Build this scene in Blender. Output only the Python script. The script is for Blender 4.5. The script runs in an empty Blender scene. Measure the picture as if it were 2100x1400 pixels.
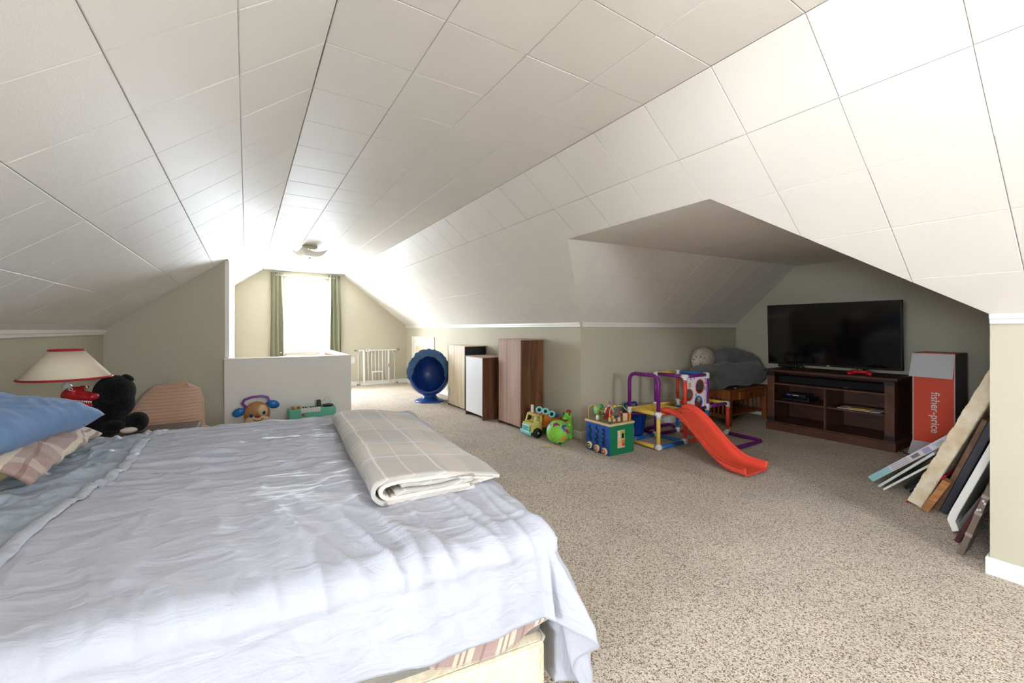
import bpy, bmesh, math, random
from mathutils import Vector, Matrix, noise
random.seed(7)
C = bpy.context.scene.collection
sc = bpy.context.scene
PI = math.pi

# ------------------------------------------------------------------ camera
F, CX, HY, VX, CAMZ = 860.0, 1050.0, 675.0, 505.0, 1.17
YAW = math.atan((CX - VX) / F)
cd = bpy.data.cameras.new('camera'); cam = bpy.data.objects.new('camera', cd); C.objects.link(cam)
cd.sensor_fit = 'HORIZONTAL'; cd.sensor_width = 36.0; cd.lens = 36.0 * F / 2100.0
cd.shift_y = (HY - 700.0) / 2100.0
cd.clip_start = 0.02
cam.location = (0, 0, CAMZ); cam.rotation_euler = (PI / 2, 0, -YAW)
sc.camera = cam

# ------------------------------------------------------------------ sky and daylight
w = bpy.data.worlds.new('overcast_sky'); sc.world = w; w.use_nodes = True
bg = w.node_tree.nodes['Background']
bg.inputs[0].default_value = (0.845, 0.92, 1.0, 1); bg.inputs[1].default_value = 17.0

def portal(name, loc, rot, sx, sy):
    l = bpy.data.lights.new(name, 'AREA'); l.shape = 'RECTANGLE'; l.size = sx; l.size_y = sy
    l.cycles.is_portal = True
    o = bpy.data.objects.new(name, l); C.objects.link(o); o.location = loc; o.rotation_euler = rot
portal('window_portal_far', (0.98, 9.24, 1.415), (-PI / 2, 0, 0), 0.86, 1.42)
portal('window_portal_near', (-3.54, -0.575, 1.375), (0, -PI / 2, 0), 0.95, 1.5)
portal('window_portal_rear', (0.95, -3.04, 1.55), (PI / 2, 0, 0), 1.0, 0.8)

vs = sc.view_settings
vs.view_transform = 'Standard'; vs.look = 'None'; vs.gamma = 1.0; vs.use_curve_mapping = False
vs.exposure = 2.45

# ------------------------------------------------------------------ materials
def lin(c):
    r = []
    for v in c[:3]:
        v = v / 255.0
        r.append(v / 12.92 if v <= 0.04045 else ((v + 0.055) / 1.055) ** 2.4)
    return (r[0], r[1], r[2], 1.0)

MATS = {}
def mat(name, col, rough=0.6, spec=0.4, metal=0.0, bump=None, var=None, sheen=0.0, coat=0.0, stretch=None):
    if name in MATS: return MATS[name]
    m = bpy.data.materials.new(name); m.use_nodes = True; nt = m.node_tree; N = nt.nodes; L = nt.links
    b = N['Principled BSDF']
    b.inputs['Base Color'].default_value = lin(col)
    b.inputs['Roughness'].default_value = rough; b.inputs['Specular IOR Level'].default_value = spec
    b.inputs['Metallic'].default_value = metal; b.inputs['Sheen Weight'].default_value = sheen
    b.inputs['Coat Weight'].default_value = coat
    tc = None
    if bump or var:
        tc = N.new('ShaderNodeTexCoord'); mp = N.new('ShaderNodeMapping'); L.new(tc.outputs['Object'], mp.inputs[0])
        if stretch: mp.inputs['Scale'].default_value = stretch
    if var:
        n = N.new('ShaderNodeTexNoise'); n.inputs['Scale'].default_value = var[0]; n.inputs['Detail'].default_value = 4
        L.new(mp.outputs[0], n.inputs['Vector'])
        r = N.new('ShaderNodeValToRGB'); r.color_ramp.elements[0].position = 0.3; r.color_ramp.elements[1].position = 0.7
        a = lin(var[1]) if len(var) > 1 and not isinstance(var[1], float) else None
        r.color_ramp.elements[0].color = a if a else tuple(x * (1 - var[1]) for x in lin(col)[:3]) + (1,)
        r.color_ramp.elements[1].color = lin(col)
        L.new(n.outputs['Fac'], r.inputs[0]); L.new(r.outputs[0], b.inputs['Base Color'])
    if bump:
        n2 = N.new('ShaderNodeTexNoise'); n2.inputs['Scale'].default_value = bump[0]; n2.inputs['Detail'].default_value = 3
        L.new(mp.outputs[0], n2.inputs['Vector'])
        bp = N.new('ShaderNodeBump'); bp.inputs['Strength'].default_value = bump[1]; bp.inputs['Distance'].default_value = bump[2] if len(bump) > 2 else 0.004
        L.new(n2.outputs['Fac'], bp.inputs['Height']); L.new(bp.outputs[0], b.inputs['Normal'])
    MATS[name] = m
    return m

def wood(name, c1, c2, scale=(30, 30, 3), rough=0.5, dist=2.0):
    m = bpy.data.materials.new(name); m.use_nodes = True; nt = m.node_tree; N = nt.nodes; L = nt.links
    b = N['Principled BSDF']; b.inputs['Roughness'].default_value = rough
    tc = N.new('ShaderNodeTexCoord'); mp = N.new('ShaderNodeMapping'); mp.inputs['Scale'].default_value = scale
    L.new(tc.outputs['Object'], mp.inputs[0])
    n = N.new('ShaderNodeTexNoise'); n.inputs['Scale'].default_value = 1.0; n.inputs['Detail'].default_value = 6; n.inputs['Distortion'].default_value = dist
    L.new(mp.outputs[0], n.inputs['Vector'])
    r = N.new('ShaderNodeValToRGB'); r.color_ramp.elements[0].position = 0.35; r.color_ramp.elements[1].position = 0.68
    r.color_ramp.elements[0].color = lin(c1); r.color_ramp.elements[1].color = lin(c2)
    L.new(n.outputs['Fac'], r.inputs[0]); L.new(r.outputs[0], b.inputs['Base Color'])
    bp = N.new('ShaderNodeBump'); bp.inputs['Strength'].default_value = 0.15; bp.inputs['Distance'].default_value = 0.002
    L.new(n.outputs['Fac'], bp.inputs['Height']); L.new(bp.outputs[0], b.inputs['Normal'])
    return m

def carpet_mat():
    m = bpy.data.materials.new('speckled_carpet'); m.use_nodes = True; nt = m.node_tree; N = nt.nodes; L = nt.links
    b = N['Principled BSDF']; b.inputs['Roughness'].default_value = 0.95; b.inputs['Specular IOR Level'].default_value = 0.05
    b.inputs['Sheen Weight'].default_value = 0.15
    tc = N.new('ShaderNodeTexCoord')
    v = N.new('ShaderNodeTexVoronoi'); v.inputs['Scale'].default_value = 230; v.inputs['Randomness'].default_value = 1
    nz = N.new('ShaderNodeTexNoise'); nz.inputs['Scale'].default_value = 90; nz.inputs['Detail'].default_value = 2
    mx = N.new('ShaderNodeMix'); mx.data_type = 'VECTOR'; mx.inputs[0].default_value = 0.008
    L.new(tc.outputs['Object'], nz.inputs['Vector'])
    L.new(tc.outputs['Object'], mx.inputs[4]); L.new(nz.outputs['Color'], mx.inputs[5])
    L.new(mx.outputs[1], v.inputs['Vector'])
    sp = N.new('ShaderNodeSeparateColor'); L.new(v.outputs['Color'], sp.inputs[0])
    r = N.new('ShaderNodeValToRGB'); e = r.color_ramp.elements
    e[0].position = 0.0; e[0].color = lin((122, 102, 84)); e[1].position = 1.0; e[1].color = lin((234, 223, 208))
    for p, c in ((0.17, (140, 119, 99)), (0.30, (200, 184, 165)), (0.6, (221, 208, 192))):
        q = e.new(p); q.color = lin(c)
    L.new(sp.outputs[0], r.inputs[0])
    n2 = N.new('ShaderNodeTexNoise'); n2.inputs['Scale'].default_value = 2.2; n2.inputs['Detail'].default_value = 3
    L.new(tc.outputs['Object'], n2.inputs['Vector'])
    mr = N.new('ShaderNodeMapRange'); mr.inputs[1].default_value = 0.3; mr.inputs[2].default_value = 0.7; mr.inputs[3].default_value = 0.9; mr.inputs[4].default_value = 1.06
    L.new(n2.outputs['Fac'], mr.inputs[0])
    hs = N.new('ShaderNodeHueSaturation'); L.new(mr.outputs[0], hs.inputs['Value']); L.new(r.outputs[0], hs.inputs['Color'])
    L.new(hs.outputs[0], b.inputs['Base Color'])
    bp = N.new('ShaderNodeBump'); bp.inputs['Strength'].default_value = 0.8; bp.inputs['Distance'].default_value = 0.006; bp.invert = True
    L.new(v.outputs['Distance'], bp.inputs['Height']); L.new(bp.outputs[0], b.inputs['Normal'])
    return m

def tile_mat():
    m = bpy.data.materials.new('embossed_white_tile'); m.use_nodes = True; nt = m.node_tree; N = nt.nodes; L = nt.links
    b = N['Principled BSDF']; b.inputs['Base Color'].default_value = lin((232, 228, 222))
    b.inputs['Roughness'].default_value = 0.56; b.inputs['Specular IOR Level'].default_value = 0.22
    g = N.new('ShaderNodeNewGeometry')
    n = N.new('ShaderNodeTexNoise'); n.inputs['Scale'].default_value = 95; n.inputs['Detail'].default_value = 3; n.inputs['Roughness'].default_value = 0.6; n.inputs['Distortion'].default_value = 1.2
    L.new(g.outputs['Position'], n.inputs['Vector'])
    n2 = N.new('ShaderNodeTexNoise'); n2.inputs['Scale'].default_value = 6; L.new(g.outputs['Position'], n2.inputs['Vector'])
    ad = N.new('ShaderNodeMath'); ad.operation = 'MULTIPLY_ADD'; ad.inputs[1].default_value = 1.5
    L.new(n2.outputs['Fac'], ad.inputs[0]); L.new(n.outputs['Fac'], ad.inputs[2])
    bp = N.new('ShaderNodeBump'); bp.inputs['Strength'].default_value = 0.25; bp.inputs['Distance'].default_value = 0.004
    L.new(ad.outputs[0], bp.inputs['Height']); L.new(bp.outputs[0], b.inputs['Normal'])
    return m

def glass_mat():
    m = bpy.data.materials.new('window_glass'); m.use_nodes = True; nt = m.node_tree; N = nt.nodes; L = nt.links
    N.remove(N['Principled BSDF'])
    t = N.new('ShaderNodeBsdfTransparent'); gl = N.new('ShaderNodeBsdfGlossy'); gl.inputs['Roughness'].default_value = 0.02
    mx = N.new('ShaderNodeMixShader'); mx.inputs[0].default_value = 0.06
    L.new(t.outputs[0], mx.inputs[1]); L.new(gl.outputs[0], mx.inputs[2]); L.new(mx.outputs[0], N['Material Output'].inputs[0])
    return m

def sheet_mat(name, col, rough, satin):
    m = bpy.data.materials.new(name); m.use_nodes = True; nt = m.node_tree; N = nt.nodes; L = nt.links
    b = N['Principled BSDF']; b.inputs['Base Color'].default_value = lin(col); b.inputs['Roughness'].default_value = rough
    b.inputs['Specular IOR Level'].default_value = satin; b.inputs['Sheen Weight'].default_value = 0.12; b.inputs['Sheen Roughness'].default_value = 0.4
    uv = N.new('ShaderNodeUVMap'); mp = N.new('ShaderNodeMapping'); mp.inputs['Scale'].default_value = (3.2, 9, 1); mp.inputs['Rotation'].default_value = (0, 0, 0.35)
    L.new(uv.outputs[0], mp.inputs[0])
    n = N.new('ShaderNodeTexNoise'); n.inputs['Scale'].default_value = 2.2; n.inputs['Detail'].default_value = 5; n.inputs['Distortion'].default_value = 1.4
    L.new(mp.outputs[0], n.inputs['Vector'])
    # stitched tuck lines along the near hem (uv y = distance past the mattress edge)
    sx = N.new('ShaderNodeSeparateXYZ'); L.new(uv.outputs[0], sx.inputs[0])
    tot = None
    for c in (-0.165, -0.176, -0.187):
        s1 = N.new('ShaderNodeMath'); s1.operation = 'SUBTRACT'; s1.inputs[1].default_value = c; L.new(sx.outputs[1], s1.inputs[0])
        s2 = N.new('ShaderNodeMath'); s2.operation = 'ABSOLUTE'; L.new(s1.outputs[0], s2.inputs[0])
        s3 = N.new('ShaderNodeMath'); s3.operation = 'LESS_THAN'; s3.inputs[1].default_value = 0.0022; L.new(s2.outputs[0], s3.inputs[0])
        if tot is None: tot = s3
        else:
            a = N.new('ShaderNodeMath'); a.operation = 'ADD'; L.new(tot.outputs[0], a.inputs[0]); L.new(s3.outputs[0], a.inputs[1]); tot = a
    k = N.new('ShaderNodeMath'); k.operation = 'MULTIPLY_ADD'; k.inputs[1].default_value = -0.25
    L.new(tot.outputs[0], k.inputs[0]); L.new(n.outputs['Fac'], k.inputs[2])
    bp = N.new('ShaderNodeBump'); bp.inputs['Strength'].default_value = 0.5; bp.inputs['Distance'].default_value = 0.016
    L.new(k.outputs[0], bp.inputs['Height']); L.new(bp.outputs[0], b.inputs['Normal'])
    return m

def plaid_mat(name, base, bands, rough=0.9, noise_amt=0.25, bump=0.3):
    """bands: list of (axis, period, offset, width, colour, strength) over the UV map in metres"""
    m = bpy.data.materials.new(name); m.use_nodes = True; nt = m.node_tree; N = nt.nodes; L = nt.links
    b = N['Principled BSDF']; b.inputs['Roughness'].default_value = rough; b.inputs['Specular IOR Level'].default_value = 0.1; b.inputs['Sheen Weight'].default_value = 0.2
    uv = N.new('ShaderNodeUVMap'); sx = N.new('ShaderNodeSeparateXYZ'); L.new(uv.outputs[0], sx.inputs[0])
    nz = N.new('ShaderNodeTexNoise'); nz.inputs['Scale'].default_value = 140; L.new(uv.outputs[0], nz.inputs['Vector'])
    cur = N.new('ShaderNodeRGB'); cur.outputs[0].default_value = lin(base); cur = cur.outputs[0]
    for ax, per, off, wid, col, st in bands:
        a = N.new('ShaderNodeMath'); a.operation = 'SUBTRACT'; a.inputs[1].default_value = off; L.new(sx.outputs[ax], a.inputs[0])
        p = N.new('ShaderNodeMath'); p.operation = 'FLOORED_MODULO'; p.inputs[1].default_value = per; L.new(a.outputs[0], p.inputs[0])
        l = N.new('ShaderNodeMath'); l.operation = 'LESS_THAN'; l.inputs[1].default_value = wid; L.new(p.outputs[0], l.inputs[0])
        q = N.new('ShaderNodeMath'); q.operation = 'MULTIPLY'; q.inputs[1].default_value = st; L.new(l.outputs[0], q.inputs[0])
        mx = N.new('ShaderNodeMix'); mx.data_type = 'RGBA'; L.new(q.outputs[0], mx.inputs[0]); L.new(cur, mx.inputs[6]); mx.inputs[7].default_value = lin(col)
        cur = mx.outputs[2]
    mr = N.new('ShaderNodeMapRange'); mr.inputs[3].default_value = 1 - noise_amt; mr.inputs[4].default_value = 1 + noise_amt * 0.4; L.new(nz.outputs['Fac'], mr.inputs[0])
    hs = N.new('ShaderNodeHueSaturation'); L.new(cur, hs.inputs['Color']); L.new(mr.outputs[0], hs.inputs['Value']); L.new(hs.outputs[0], b.inputs['Base Color'])
    bp = N.new('ShaderNodeBump'); bp.inputs['Strength'].default_value = bump; bp.inputs['Distance'].default_value = 0.004
    L.new(nz.outputs['Fac'], bp.inputs['Height']); L.new(bp.outputs[0], b.inputs['Normal'])
    return m

def spots_mat(name, base, cols, scale, thr, rough=0.4):
    """base colour with printed random spots"""
    m = bpy.data.materials.new(name); m.use_nodes = True; nt = m.node_tree; N = nt.nodes; L = nt.links
    b = N['Principled BSDF']; b.inputs['Roughness'].default_value = rough
    tc = N.new('ShaderNodeTexCoord'); v = N.new('ShaderNodeTexVoronoi'); v.inputs['Scale'].default_value = scale
    nz = N.new('ShaderNodeTexNoise'); nz.inputs['Scale'].default_value = scale * 1.2
    mx0 = N.new('ShaderNodeMix'); mx0.data_type = 'VECTOR'; mx0.inputs[0].default_value = 0.25
    ml = N.new('ShaderNodeVectorMath'); ml.operation = 'SCALE'; ml.inputs['Scale'].default_value = 2.0 / scale * 4
    L.new(tc.outputs['Object'], nz.inputs['Vector']); L.new(nz.outputs['Color'], ml.inputs[0])
    L.new(tc.outputs['Object'], mx0.inputs[4]); L.new(ml.outputs[0], mx0.inputs[5]); L.new(mx0.outputs[1], v.inputs['Vector'])
    sp = N.new('ShaderNodeSeparateColor'); L.new(v.outputs['Color'], sp.inputs[0])
    r = N.new('ShaderNodeValToRGB'); r.color_ramp.interpolation = 'CONSTANT'
    e = r.color_ramp.elements; e[0].color = lin(cols[0]); e[0].position = 0
    e[1].position = 1.0 / len(cols); e[1].color = lin(cols[1 % len(cols)])
    for i in range(2, len(cols)):
        q = e.new(i / len(cols)); q.color = lin(cols[i])
    L.new(sp.outputs[0], r.inputs[0])
    lt = N.new('ShaderNodeMath'); lt.operation = 'LESS_THAN'; lt.inputs[1].default_value = thr; L.new(v.outputs['Distance'], lt.inputs[0])
    mx = N.new('ShaderNodeMix'); mx.data_type = 'RGBA'; L.new(lt.outputs[0], mx.inputs[0]); mx.inputs[6].default_value = lin(base); L.new(r.outputs[0], mx.inputs[7])
    L.new(mx.outputs[2], b.inputs['Base Color'])
    return m

M_TILE = tile_mat(); M_CARPET = carpet_mat(); M_GLASS = glass_mat()
M_BACK = mat('tile_backing', (200, 188, 168), 0.9)
M_WALL = mat('sage_wall_paint', (193, 187, 168), 0.75, 0.25, bump=(220, 0.08, 0.002), var=(1.5, 0.03))
M_HALF = mat('pale_panel_paint', (234, 230, 224), 0.5, 0.35, var=(1.2, 0.04))
M_TRIM = mat('white_trim_paint', (236, 234, 228), 0.4, 0.4)
M_WHITE = mat('white_plastic', (228, 228, 224), 0.4)
M_BLACK = mat('black_plastic', (18, 18, 19), 0.35)
M_CHROME = mat('dull_steel', (150, 150, 150), 0.3, 0.5, 1.0)

# ------------------------------------------------------------------ mesh helpers
class MB:
    def __init__(s): s.v = []; s.f = []; s.sm = []; s.uv = None
    def add(s, vs, fs, smooth=False):
        o = len(s.v); s.v += [tuple(p) for p in vs]
        for f in fs: s.f.append(tuple(i + o for i in f)); s.sm.append(smooth)
        return s
    def box(s, x0, x1, y0, y1, z0, z1, M=None):
        p = [(x, y, z) for x in (x0, x1) for y in (y0, y1) for z in (z0, z1)]
        if M is not None: p = [tuple(M @ Vector(q)) for q in p]
        return s.add(p, [(0, 1, 3, 2), (4, 6, 7, 5), (0, 4, 5, 1), (2, 3, 7, 6), (0, 2, 6, 4), (1, 5, 7, 3)])
    def prism(s, poly, vec):
        """poly: list of 3D points (planar), extruded by vec"""
        n = len(poly); vec = Vector(vec)
        a = [Vector(p) for p in poly]; b = [p + vec for p in a]
        fs = [tuple(range(n))[::-1], tuple(range(n, 2 * n))] + [(i, (i + 1) % n, n + (i + 1) % n, n + i) for i in range(n)]
        return s.add(a + b, fs)
    def tube(s, path, r, n=10, closed=False, cap=True):
        P = [Vector(p) for p in path]; m = len(P); R = r if isinstance(r, (list, tuple)) else [r] * m
        vs = []; ref = None
        for i in range(m):
            if closed: d = P[(i + 1) % m] - P[i - 1]
            else: d = P[min(i + 1, m - 1)] - P[max(i - 1, 0)]
            d.normalize()
            if ref is None:
                ref = Vector((0, 0, 1)) if abs(d.z) < 0.9 else Vector((1, 0, 0))
            u = (ref - d * ref.dot(d))
            if u.length < 1e-6: u = d.orthogonal()
            u.normalize(); ref = u; w_ = d.cross(u)
            for k in range(n):
                a = 2 * PI * k / n; vs.append(P[i] + (u * math.cos(a) + w_ * math.sin(a)) * R[i])
        fs = []
        for i in range(m if closed else m - 1):
            j = (i + 1) % m
            for k in range(n): fs.append((i * n + k, i * n + (k + 1) % n, j * n + (k + 1) % n, j * n + k))
        s.add(vs, fs, True)
        if not closed and cap:
            o = len(s.v) - len(vs)
            s.f.append(tuple(o + k for k in range(n))[::-1]); s.sm.append(False)
            s.f.append(tuple(o + (m - 1) * n + k for k in range(n))); s.sm.append(False)
        return s
    def lathe(s, prof, n=24, M=None):
        vs = []; fs = []; m = len(prof)
        for r, z in prof:
            for k in range(n):
                a = 2 * PI * k / n; p = Vector((r * math.cos(a), r * math.sin(a), z)); vs.append(M @ p if M is not None else p)
        for i in range(m - 1):
            for k in range(n): fs.append((i * n + k, i * n + (k + 1) % n, (i + 1) * n + (k + 1) % n, (i + 1) * n + k))
        s.add(vs, fs, True)
        o = len(s.v) - len(vs)
        if prof[0][0] > 1e-5: s.f.append(tuple(o + k for k in range(n))[::-1]); s.sm.append(False)
        if prof[-1][0] > 1e-5: s.f.append(tuple(o + (m - 1) * n + k for k in range(n))); s.sm.append(False)
        return s
    def ell(s, c, r, M=None, n=16, m=10):
        if not isinstance(r, (list, tuple)): r = (r, r, r)
        vs = []
        for i in range(m + 1):
            t = PI * i / m
            for k in range(n):
                a = 2 * PI * k / n; p = Vector((r[0] * math.sin(t) * math.cos(a), r[1] * math.sin(t) * math.sin(a), r[2] * math.cos(t)))
                if M is not None: p = M @ p
                vs.append(Vector(c) + p)
        fs = [(i * n + k, i * n + (k + 1) % n, (i + 1) * n + (k + 1) % n, (i + 1) * n + k) for i in range(m) for k in range(n)]
        return s.add(vs, fs, True)
    def grid(s, fn, nu, nv, smooth=True, uv=None):
        o = len(s.v)
        for i in range(nu + 1):
            for j in range(nv + 1): s.v.append(tuple(fn(i / nu, j / nv)))
        for i in range(nu):
            for j in range(nv):
                a = o + i * (nv + 1) + j
                s.f.append((a, a + nv + 1, a + nv + 2, a + 1)); s.sm.append(smooth)
        if uv:
            if s.uv is None: s.uv = {}
            for i in range(nu + 1):
                for j in range(nv + 1): s.uv[o + i * (nv + 1) + j] = uv(i / nu, j / nv)
        return s
    def mesh(s, name, material, recalc=True, merge=True):
        me = bpy.data.meshes.new(name); me.from_pydata([tuple(p) for p in s.v], [], s.f); me.update()
        for i, p in enumerate(me.polygons): p.use_smooth = s.sm[i]
        if s.uv:
            u = me.uv_layers.new(name='UVMap')
            for l in me.loops: u.data[l.index].uv = s.uv.get(l.vertex_index, (0, 0))
        bm = bmesh.new(); bm.from_mesh(me)
        if merge: bmesh.ops.remove_doubles(bm, verts=bm.verts, dist=1e-5)
        if recalc: bmesh.ops.recalc_face_normals(bm, faces=bm.faces)
        bm.to_mesh(me); bm.free()
        if material: me.materials.append(material)
        return me
    def build(s, name, material, parent=None, loc=None, rotz=0, bevel=0, recalc=True, solid=0, sub=0, remesh=0, shared=False):
        me = s.mesh(name, material, recalc); o = bpy.data.objects.new(name, me); C.objects.link(o)
        if parent: o.parent = parent
        if loc is not None: o.location = loc
        if rotz: o.rotation_euler = (0, 0, rotz)
        if remesh:
            md = o.modifiers.new('remesh', 'REMESH'); md.mode = 'VOXEL'; md.voxel_size = remesh; md.use_smooth_shade = True
            sm = o.modifiers.new('smooth', 'SMOOTH'); sm.iterations = 6; sm.factor = 0.5
        if solid: md = o.modifiers.new('solid', 'SOLIDIFY'); md.thickness = solid; md.offset = -1
        if bevel:
            md = o.modifiers.new('bevel', 'BEVEL'); md.width = bevel; md.segments = 2; md.limit_method = 'ANGLE'; md.angle_limit = 0.7
        if sub: md = o.modifiers.new('sub', 'SUBSURF'); md.levels = sub; md.render_levels = sub
        return o

def thing(name, label, cat, loc=(0, 0, 0), rotz=0, group=None):
    o = bpy.data.objects.new(name, None); C.objects.link(o); o.empty_display_size = 0.1
    o.location = loc; o.rotation_euler = (0, 0, rotz); o['label'] = label; o['category'] = cat
    if group: o['group'] = group
    return o
def tag(o, label, cat, group=None):
    o['label'] = label; o['category'] = cat
    if group: o['group'] = group
    return o
def struct(o, label=None):
    o['kind'] = 'structure'
    if label: o['label'] = label
    return o
def bx(name, material, parent, x0, x1, y0, y1, z0, z1, bevel=0.003, M=None):
    return MB().box(x0, x1, y0, y1, z0, z1, M).build(name, material, parent, bevel=bevel)

# convex polygon clipping in 2D
def clip(poly, a, b, c):
    """keep a*x+b*y<=c"""
    out = []
    for i in range(len(poly)):
        p, q = poly[i], poly[(i + 1) % len(poly)]
        dp = a * p[0] + b * p[1] - c; dq = a * q[0] + b * q[1] - c
        if dp <= 0: out.append(p)
        if (dp < 0 < dq) or (dq < 0 < dp):
            t = dp / (dp - dq); out.append((p[0] + (q[0] - p[0]) * t, p[1] + (q[1] - p[1]) * t))
    return out
def area(p): return abs(sum(p[i][0] * p[(i + 1) % len(p)][1] - p[(i + 1) % len(p)][0] * p[i][1] for i in range(len(p)))) / 2 if len(p) > 2 else 0
def subtract(poly, region):
    pieces = []; cur = poly
    for a, b, c in region:
        o = clip(cur, -a, -b, -c)
        if area(o) > 1e-5: pieces.append(o)
        cur = clip(cur, a, b, c)
        if area(cur) < 1e-5: break
    return pieces

# ------------------------------------------------------------------ room shell
ZC, XL, XR, K = 2.28, 0.26, 1.66, 0.776
PHI = math.atan(K); CP, SP = math.cos(PHI), math.sin(PHI)
XKL, XKR, YEND, YREAR = -1.18, 3.0, 9.1, -2.9
ZKR = ZC - (XKR - XR) * K; ZKL = ZC - (XL - XKL) * K
T = 0.352; TY = 0.3555; Y0J = 1.405 - 9 * 0.3555
DXF, DZ0, DZ1, DXB = 2.162, 1.89, 1.98, 5.95          # dormer: front edge, ceiling heights, back wall
DY0, DY1, DYC0, DYC1 = 0.47, 3.37, 1.373, 2.585       # dormer: walls and creases

TILE_CACHE = {}
def tiled(name, pos, n, yr, sr, ystep, y0, sstep, s0, holes=(), keep=(), jit=0.0009, backing_ok=True):
    """pos(y,s)->Vector, n normal into the room. builds backing slab + one child object per tile"""
    n = Vector(n).normalized()
    big = [(yr[0], sr[0]), (yr[1], sr[0]), (yr[1], sr[1]), (yr[0], sr[1])]
    def cut(poly):
        for k in keep: poly = clip(poly, *k)
        ps = [poly] if area(poly) > 2e-4 else []
        for h in holes:
            nx = []
            for q in ps: nx += subtract(q, h)
            ps = nx
        return [q for q in ps if area(q) > 2e-4]
    b = MB()
    for q in cut(big): b.prism([pos(*p) - n * 0.011 for p in q], -n * 0.05)
    root = struct(b.build(name, M_BACK))
    full = None
    i0 = math.floor((yr[0] - y0) / ystep); i1 = math.ceil((yr[1] - y0) / ystep)
    j0 = math.floor((sr[0] - s0) / sstep); j1 = math.ceil((sr[1] - s0) / sstep)
    g = 0.0009; ch = 0.002
    for i in range(i0, i1):
        for j in range(j0, j1):
            ya, yb = y0 + i * ystep + g, y0 + (i + 1) * ystep - g; sa, sb = s0 + j * sstep + g, s0 + (j + 1) * sstep - g
            poly = [(ya, sa), (yb, sa), (yb, sb), (ya, sb)]
            inside = clip(clip(clip(clip(poly, -1, 0, -yr[0]), 1, 0, yr[1]), 0, -1, -sr[0]), 0, 1, sr[1])
            if area(inside) < 2e-4: continue
            ps = cut(inside)
            if not ps: continue
            off = -n * (0.001 + random.random() * jit)
            m = MB()
            base = pos((ya + yb) / 2, (sa + sb) / 2)
            for q in ps:
                cy = sum(p[0] for p in q) / len(q); cs = sum(p[1] for p in q) / len(q)
                sh = [(cy + (p[0] - cy) * 0.985, cs + (p[1] - cs) * 0.985) for p in q] if len(ps) == 1 else q
                k = len(q)
                back = [pos(*p) - n * 0.0105 - base for p in q]; mid = [pos(*p) - n * ch - base for p in q]; top = [pos(*p) - base for p in sh]
                fs = [tuple(range(k))[::-1], tuple(range(2 * k, 3 * k))]
                for a in range(k):
                    c = (a + 1) % k
                    fs += [(a, c, k + c, k + a), (k + a, k + c, 2 * k + c, 2 * k + a)]
                m.add(back + mid + top, fs)
            if len(ps) == 1 and len(ps[0]) == 4 and abs(area(ps[0]) - (yb - ya) * (sb - sa)) < 1e-6 and backing_ok:
                if full is None: full = m.mesh('ceiling_tile', M_TILE)
                me = full
            else: me = m.mesh('ceiling_tile', M_TILE)
            o = bpy.data.objects.new('ceiling_tile', me); C.objects.link(o); o.parent = root; o.location = base + off
    return root

# flat centre
tiled('ceiling', lambda y, s: Vector((XL + s, y, ZC)), (0, 0, -1), (YREAR, YEND), (0, XR - XL), TY, Y0J, (XR - XL) / 4, 0)
# right slope with the dormer opening
SR = (XKR - XR) / CP; sdt = (DXF - XR) / CP
def lineq(p, q, side):
    """halfplane a*y+b*s<=c whose inside contains side"""
    a, b = q[1] - p[1], -(q[0] - p[0]); c = a * p[0] + b * p[1]
    return (a, b, c) if a * side[0] + b * side[1] <= c else (-a, -b, -c)
mid = (1.98, SR - 0.05)
R_OPEN = [(0, -1, -sdt), lineq((DYC1, sdt), (DY1, SR), mid), lineq((DYC0, sdt), (DY0, SR), mid)]
tiled('ceiling_right', lambda y, s: Vector((XR + s * CP, y, ZC - s * SP)), (-SP, 0, -CP), (YREAR, YEND), (0, SR), TY, Y0J, T, 0, holes=[R_OPEN])
# left slope, cut back by the partition and by the window alcove behind the camera
SL = (XL - XKL) / CP; XP, YP = -0.17, 5.6; ALC_Z = 1.96; s_alc = (ZC - ALC_Z) / SP; ALC_Y0, ALC_Y1, ALC_X = YREAR, 0.6, -3.4
L1 = [(-1, 0, -YP), (0, -1, -(XL - XP) / CP)]; L2 = [(1, 0, ALC_Y1), (0, -1, -s_alc)]
tiled('ceiling_left', lambda y, s: Vector((XL - s * CP, y, ZC - s * SP)), (SP, 0, -CP), (YREAR, YEND), (0, SL), TY, Y0J, T, 0, holes=[L1, L2])
# dormer ceiling and cheeks
def dz(x): return DZ0 + (DZ1 - DZ0) * (x - DXF) / (DXB - DXF)
tiled('ceiling_dormer', lambda y, s: Vector((DXF + s, y, dz(DXF + s))), (0.02, 0, -1), (DYC0, DYC1), (0, DXB - DXF), T, DYC1 - 4 * T, TY, 0)
ZKD = ZKR
def cheek(yc, yw):
    def f(x, v):
        t = v / CL; return Vector((x, yc + (yw - yc) * t, dz(x) + (ZKD - dz(x)) * t))
    return f
CL = math.hypot(DY1 - DYC1, DZ0 - ZKD)
tiled('ceiling_dormer_left', cheek(DYC1, DY1), (0, -(DZ0 - ZKD), -(DY1 - DYC1)), (DXF, DXB), (0, CL), TY, DXF + 0.1, T, 0,
      keep=[lineq((DXF, 0), (XKR, CL), (5, 0.3))], backing_ok=False)
CL2 = CL; CL = math.hypot(DYC0 - DY0, DZ0 - ZKD)
tiled('ceiling_dormer_right', cheek(DYC0, DY0), (0, (DZ0 - ZKD), -(DYC0 - DY0)), (DXF, DXB), (0, CL), TY, DXF + 0.1, T, 0,
      keep=[lineq((DXF, 0), (XKR, CL), (5, 0.3))], backing_ok=False)

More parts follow.
